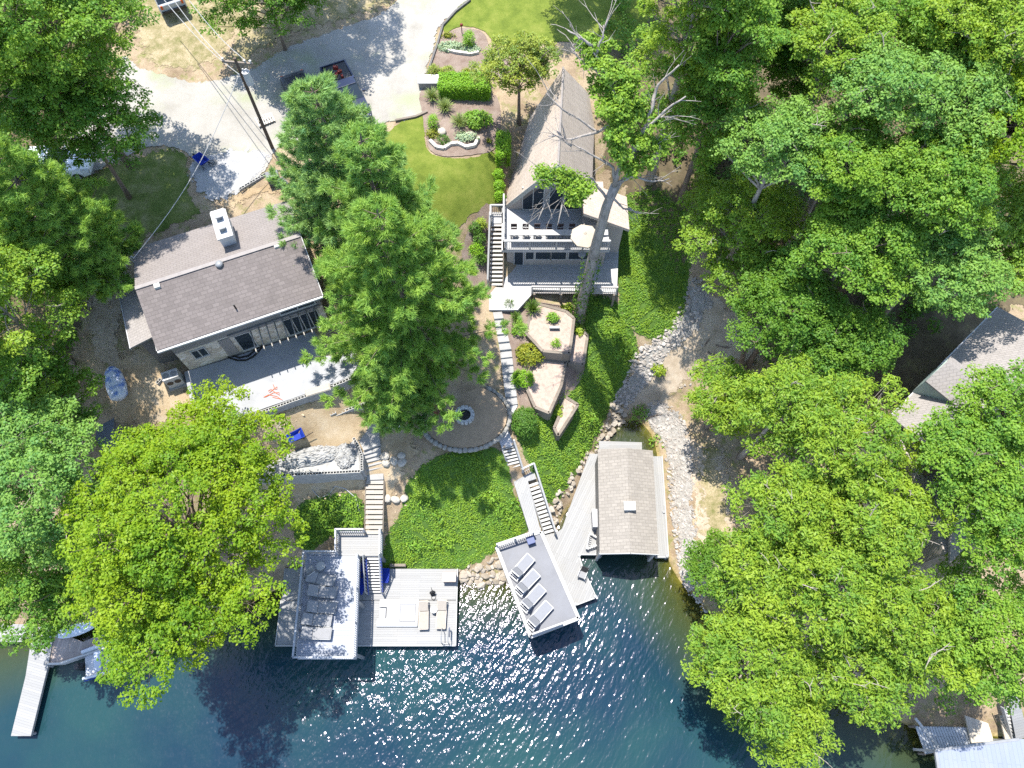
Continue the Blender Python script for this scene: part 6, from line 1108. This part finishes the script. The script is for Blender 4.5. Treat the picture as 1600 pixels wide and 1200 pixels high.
# ------------------------------------------------------------------ trees
TREES = [ # label, px,py, rx,ry, crown height, material, extras
 ('large yellow green maple leaning over the lake beside the grey sun deck',296,828,148,196,10.2,G_YEL,dict(leaf=.15,cl=.46,nbk=1.15,rbk=.82)),
 ('blue green oak beside the maple, above the small white dock',55,770,125,125,9,G_BLUE,{}),
 ('dense green tree on the shore just above the L shaped white dock',55,905,125,95,6.5,G_MID,{}),
 ('bright green tree across the sandy path from the heat pump',30,500,92,135,5.5,G_LIGHT,dict(cl=.58,cz=6.5)),
 ('dark understory tree behind the small slate shed',60,625,85,65,4,G_DARK,{}),
 ('large dark oak beside the gravel drive near the parked suv',90,95,140,135,8.5,G_MID,dict(cz=6.5,nbk=1.1)),
 ('shaded deep green tree over the white car',125,205,95,75,6,G_DARK,dict(cz=5)),
 ('deep green tree rising by the top edge of the drive verge',418,-5,98,72,4.2,G_DARK,dict(cz=4)),
 ('tall tree outside the top edge whose shade falls over the verge',400,-300,120,95,12,G_MID,{}),
 ('olive green ornamental tree at the back corner of the triangular roofed house',812,110,56,54,4.6,G_OLIVE,dict(leaf=.13,cl=.36)),
 ('bright green slender tree behind the dead branches, north of the triangular roof',1072,58,72,80,12,G_LIGHT,dict(cz=8)),
 ('tall tree beyond the top lawn',930,-300,120,90,12,G_MID,dict(open_=.15)),
 ('deep green tree in the shade between slender tree and yellow crowns',1180,35,75,75,9,G_DARK,dict(cz=7)),
 ('mid green tree in the gap east of the dead tree',1110,165,60,75,9,G_MID,dict(cz=7)),
 ('yellow green crown at the top of the wood beside the dark gap',1310,75,75,85,13,G_LIGHT,{}),
 ('olive crown behind the blue green crowns at the top of the wood',1432,60,85,80,12,G_MID,{}),
 ('bright crown in the top corner of the wood',1540,60,95,90,14,G_LIGHT,{}),
 ('yellow green crown at the wood edge above the corner oak',1590,190,80,110,13,G_YEL,{}),
 ('blue green broad crown in the middle of the upper wood',1375,150,84,78,13.5,G_BLUE,dict(nbk=.8)),
 ('blue green crown beside the broad one, nearer the side of the wood',1500,165,80,82,13,G_BLUE,dict(nbk=.8)),
 ('mint green crown facing the dead tree across the dark gap',1212,245,84,82,12,G_BLUE,dict(nbk=.8)),
 ('mid green crown under the mint and blue crowns',1325,270,92,80,12,G_MID,{}),
 ('mid green crown deep in the wood between two blue crowns',1450,280,90,80,11.5,G_MID,{}),
 ('pale twiggy tree with white dead twigs beside the ivy bank',1162,370,86,100,4.6,G_LIGHT,dict(cz=4.2,open_=.16,leaf=.15,twigs=1)),
 ('green crown with deep notches above the shaded hollow',1330,385,88,76,10.5,G_MID,dict(cl=.55)),
 ('mint crown above the grey neighbour roof',1455,415,98,85,8,G_BLUE,{}),
 ('light green crown at the edge of the wood above the grey roof',1565,365,85,95,7.5,G_LIGHT,dict(open_=.1)),
 ('deep green low tree in the hollow behind the leaning trunk',1230,480,80,75,8,G_DARK,{}),
 ('dark low tree at the foot of the hollow facing the grey roof',1315,535,70,60,7,G_DARK,{}),
 ('low bright maple bough tree hanging over the pebble bank',1132,625,58,56,5,G_LIGHT,dict(cl=.5,wide=.4,leaf=.21,nbk=.8)),
 ('bright maple rising above the pebble bank',1222,640,84,74,8.5,G_LIGHT,dict(cl=.5,wide=.4,leaf=.21,nbk=.8)),
 ('bright maple with a clear edge against the grey roof',1322,680,86,80,9.5,G_LIGHT,dict(cl=.5,wide=.4,leaf=.21,nbk=.8)),
 ('bright maple in the middle of the shore grove',1238,790,82,80,9,G_LIGHT,dict(cl=.5,wide=.4,leaf=.21,nbk=.8)),
 ('light green maple touching the sparse oak by the roof',1382,810,84,80,9.5,G_LIGHT,dict(cl=.5,wide=.4,leaf=.21,nbk=.8)),
 ('sparse green oak growing in front of the grey roof',1500,715,85,85,10,G_MID,dict(open_=.3,twigs=1)),
 ('sparse oak at the corner of the grey roof with bare limbs',1580,650,60,90,10.5,G_MID,dict(open_=.3,twigs=1)),
 ('green oak with a pale bare fork at the frame side',1560,830,80,85,9.5,G_MID,dict(open_=.12)),
 ('yellow green maple above the shallow corner of the cove',1200,905,78,82,8.5,G_LIGHT,dict(cl=.5,wide=.4,leaf=.21,nbk=.8)),
 ('big yellow green maple bending over the water of the cove',1165,1042,88,80,7.5,G_LIGHT,dict(cl=.5,wide=.4,leaf=.21,nbk=.8)),
 ('lowest maple of the grove, its twigs almost in the lake',1215,1120,70,62,5.5,G_LIGHT,dict(cl=.5,wide=.4,leaf=.21,nbk=.8)),
 ('light maple in the heart of the shore grove',1320,915,84,82,9.5,G_LIGHT,dict(cl=.5,wide=.4,leaf=.21,nbk=.8)),
 ('light maple with spreading boughs above the dark cove',1325,1045,82,74,7.5,G_LIGHT,dict(cl=.5,wide=.4,leaf=.21,nbk=.8)),
 ('light maple nearest the slatted dock',1425,985,84,86,8.5,G_LIGHT,dict(cl=.5,wide=.4,leaf=.21,nbk=.8)),
 ('green oak over the tan dock boards',1540,985,80,110,8.5,G_MID,dict(open_=.05)),
 ('dark crown filling the gap behind the yellow crowns at the top of the wood',1262,100,62,60,8,G_DARK,dict(cz=6)),
 ('round young tree in the shade of the pebble bank',1118,885,42,45,3.2,G_DARK,dict(leaf=.14,cl=.36)),
]
for lb,px,py,rx,ry,hc,m,kw in TREES:
    kw = dict(kw); tree('broadleaf_tree',lb,'tree',px,py,rx,ry,hc,m,B_GREY if m in (G_LIGHT,G_BLUE) else B_BROWN,None,**kw)
pine('pine_tree','big feathery white pine between the two houses',588,325,138,17,0,G_PINEY,B_PINE,tiers=17)
pine('pine_tree','mid sized white pine directly behind the big one',562,208,104,15,0,G_PINE,B_PINE,tiers=14)
pine('pine_tree','blue green white pine over the blue pickup truck',486,132,106,14,0,G_PINEB,B_PINE,tiers=14)
pine('pine_tree','low white pine shading the stone fire pit',602,540,60,9.5,0,G_PINE,B_PINE,tiers=12)
pine('pine_tree','bright feathery pine by the shaded grass near the white car',-30,222,88,13,0,G_PINEY,B_PINE,tiers=14)
# tall half dead oak beside the triangular roofed house: limbs surveyed one by one
def dead_oak():
    reseed('dead oak')
    q = lambda *p: P(*p); b = q(903,505,gz(*P(903,505,5.2).xy)-.3); T = thing('half_dead_oak','tall half dead oak with ivy on its trunk and bare grey limbs','tree',b); w = MB()
    trunk = [b,q(912,462,8),q(928,395,13),q(947,325,17.6),q(960,290,19.3)]; w.tube(trunk,[.52,.38,.33,.28,.22],10)
    limbs = [[(947,325,17.6),(962,300,18.6),(985,262,20),(1003,205,22.3),(1040,172,23.3),(1072,150,24)],[(985,240,21.1),(1012,195,22.5),(1022,150,23.5),(1030,130,24),(1060,103,25)],
     [(960,290,19.3),(958,262,20.6),(940,248,21.4),(910,236,22),(895,226,22.2)],[(960,290,19.3),(975,235,21.5),(970,180,23),(948,120,24.6),(925,75,25.5)],[(968,190,22.7),(935,205,22.5),(905,185,23),(880,168,24),(852,147,24.5)],
     [(935,207,22.5),(895,215,22.4),(857,213,22.6)],[(950,310,18.4),(925,280,19.6),(890,285,19.9),(845,268,20.5)],[(965,285,19.5),(985,275,20),(1020,285,20),(1046,279,20.4)],[(955,305,18.6),(975,325,18),(1000,335,18.2)],
     [(925,75,25.5),(905,60,26),(885,50,26)],[(948,120,24.6),(920,100,25),(890,75,25.4)],[(930,85,25.2),(945,55,26),(942,40,26.3)],[(895,226,22.2),(870,205,22.6)],[(890,285,19.9),(860,300,19.4),(842,342,18.8)],[(885,286,19.9),(878,320,19.2),(874,346,18.8)],
     [(1003,205,22.3),(1030,185,22.8),(1045,182,23)],[(960,270,20),(1000,240,21),(1030,215,21.6)]]
    for k,l in enumerate(limbs):
        pts = [q(*p) for p in l]; pts = [p+Vector((random.uniform(-.06,.06),)*3) for p in pts]; r0 = .15 if k in (0,1,3) else .09 if k in (2,4,6,7) else .08; n = len(pts)
        fine = []
        for i in range(n-1):
            for j in range(3): fine.append(pts[i].lerp(pts[i+1],j/3)+Vector([random.uniform(-.07,.07) for _ in range(3)])*(1 if j else 0))
        fine.append(pts[-1]); N = len(fine); w.tube(fine,[r0*(1-.8*i/N) for i in range(N)],6)
        for _ in range(7 if k != 0 else 4):
            i = random.randint(N//3,N-2); d = (fine[i+1]-fine[i]).normalized(); e = fine[i]+(d+Vector([random.uniform(-.9,.9) for _ in range(3)]))*random.uniform(.5,1.3)
            tw = curve(fine[i],e,.02,.12,3); w.tube(tw,[.03,.022,.015,.008],3,False); w.tube(curve(tw[2],tw[2]+(e-fine[i]).lerp(Vector([random.uniform(-1,1) for _ in range(3)]),.6)*.6,0,.1,2),[.018,.012,.007],3,False)
    w.build('trunk',bark('dead oak bark',(.25,.225,.20)),T,smooth=True)
    puffs = [(880,278,20,24),(850,272,20.3,20),(905,292,20,22),(898,308,19.4,14),(938,135,24,24),(950,110,24.8,26),(960,160,23.8,32),(978,185,23,24),(925,95,25,20),(985,140,24,24),(995,215,22,22),(965,215,22,20),(962,174,23.4,20),(1008,245,21,24),(1025,225,21.4,22),(945,75,25,16),(1000,170,23,18),(915,70,25.4,18),(975,120,24.4,28),(965,206,23,20),(985,260,20.8,20),(1020,190,22.6,18),(968,240,22,16)]
    cc = []; cr = []
    for x,y,z,r in puffs:
        c = q(x,y,z); R = r*depth_at(x,y,z)/FPX; m = int(11*R*R/.3)+6; v = unit(RNG.normal(size=(m,3))); cc.append(np.array(c)+v*R*RNG.uniform(.3,1,(m,1))*np.array([1,1,.55])); cr.append(RNG.uniform(.25,.5,m))
    pos,N,sz,tone = cluster_leaves(np.vstack(cc),np.concatenate(cr),55,.16); leaves('crown',pos,N,sz,leafmat('oak leaf',(.17,.29,.03),.36,yellow=.35),T,tone)
    # ivy up the lowest third of the trunk
    m = 1500; u = RNG.random(m); k = np.minimum((u*2).astype(int),1); tp = np.array([list(p) for p in trunk]); f = u*2-k; c = tp[k]*(1-f)[:,None]+tp[k+1]*f[:,None]; az = RNG.uniform(0,6.28,m); o = np.c_[np.cos(az),np.sin(az),np.zeros(m)]
    hgt = RNG.random(m) < (1-.75*u); c = c[hgt]; o = o[hgt]; u = u[hgt]; leaves('ivy',c+o*(.56-.06*u+RNG.random(len(u))*.18)[:,None],o+RNG.normal(size=o.shape)*.4+np.array([0,0,.5]),RNG.uniform(.12,.24,len(u)),MATS['ivy leaf'],T)
leafmat('ivy leaf',(.06,.125,.014),.25,yellow=.4); dead_oak()
# slim leaning trunk on the bare clearing
def slim():
    reseed('slim')
    b = at(1152,592); T = thing('slim_tree','slim dark trunk leaning over the bare clearing with a small high crown','tree',b); w = MB(); g = b.z
    pts = [b-Vector((0,0,.2)),P(1160,560,g+2.2),P(1167,530,g+4.2),P(1172,500,g+6),P(1180,470,g+7.6)]; w.tube(pts,[.2,.17,.15,.12,.08],7)
    c0 = np.array(pts[-1]); cc = c0+unit(RNG.normal(size=(40,3)))*RNG.uniform(.3,1.9,(40,1))*np.array([1,1,.6]); 
    for c in cc[:14]: w.tube(curve(pts[3],Vector(c),.05,.1,3),[.05,.035,.02,.01],3,False)
    w.build('trunk',B_BROWN,T,smooth=True); pos,N,sz,tone = cluster_leaves(cc,RNG.uniform(.35,.55,40),60,.16); leaves('crown',pos,N,sz,G_MID,T,tone)
slim()
# ivy and ground cover on the slopes
IV = leafmat('slope ivy',(.15,.265,.026),.25,yellow=.45)
groundcover('ivy_ground_cover',[(640,748),(690,708),(780,702),(806,770),(826,830),(770,868),(715,892),(600,892),(598,850),(622,800)],IV,270,.115,.13,'bright ground ivy covering the slope below the fire pit','ground ivy')
groundcover('ivy_ground_cover',[(800,662),(842,640),(905,580),(905,470),(962,470),(998,540),(990,575),(958,635),(925,700),(868,790),(840,755),(815,705)],IV,270,.115,.14,'ground ivy running from the oak trunk down to the boathouse','ground ivy')
groundcover('ivy_ground_cover',[(965,470),(965,340),(1000,290),(1070,320),(1080,430),(1058,520),(1012,532),(975,500)],IV,270,.115,.14,'ground ivy on the bank beside the triangular roofed house','ground ivy')
groundcover('ivy_ground_cover',[(475,780),(560,772),(566,830),(525,838),(480,865),(455,830)],IV,220,.14,.4,'weedy ground ivy below the tall block wall','ground ivy',lum=2)

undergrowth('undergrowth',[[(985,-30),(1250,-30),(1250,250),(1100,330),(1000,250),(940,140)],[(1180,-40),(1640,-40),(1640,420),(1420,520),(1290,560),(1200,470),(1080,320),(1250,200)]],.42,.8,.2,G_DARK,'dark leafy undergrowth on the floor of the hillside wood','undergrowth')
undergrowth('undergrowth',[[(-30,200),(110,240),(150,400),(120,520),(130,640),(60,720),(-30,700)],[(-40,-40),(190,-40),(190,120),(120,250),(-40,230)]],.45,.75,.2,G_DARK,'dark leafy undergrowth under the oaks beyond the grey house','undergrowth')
undergrowth('undergrowth',[[(1160,560),(1280,560),(1400,700),(1560,740),(1620,1080),(1480,1100),(1350,1060),(1230,980),(1180,880),(1200,760)]],.3,.6,.18,G_DARK,'low green undergrowth beneath the maples of the shore grove','undergrowth')
undergrowth('weeds',[[(1090,860),(1150,850),(1165,930),(1120,950)],[(985,650),(1010,640),(1040,690),(1020,705)],[(632,795),(700,795),(705,860),(640,862)],[(745,760),(800,770),(800,820),(760,820)],[(905,660),(930,640),(935,690),(905,710)],[(940,500),(985,540),(950,570)],[(480,790),(545,785),(545,835),(490,850)]],1.6,.4,.14,SG,'green weeds sprouting at the banks of the cove','weeds')
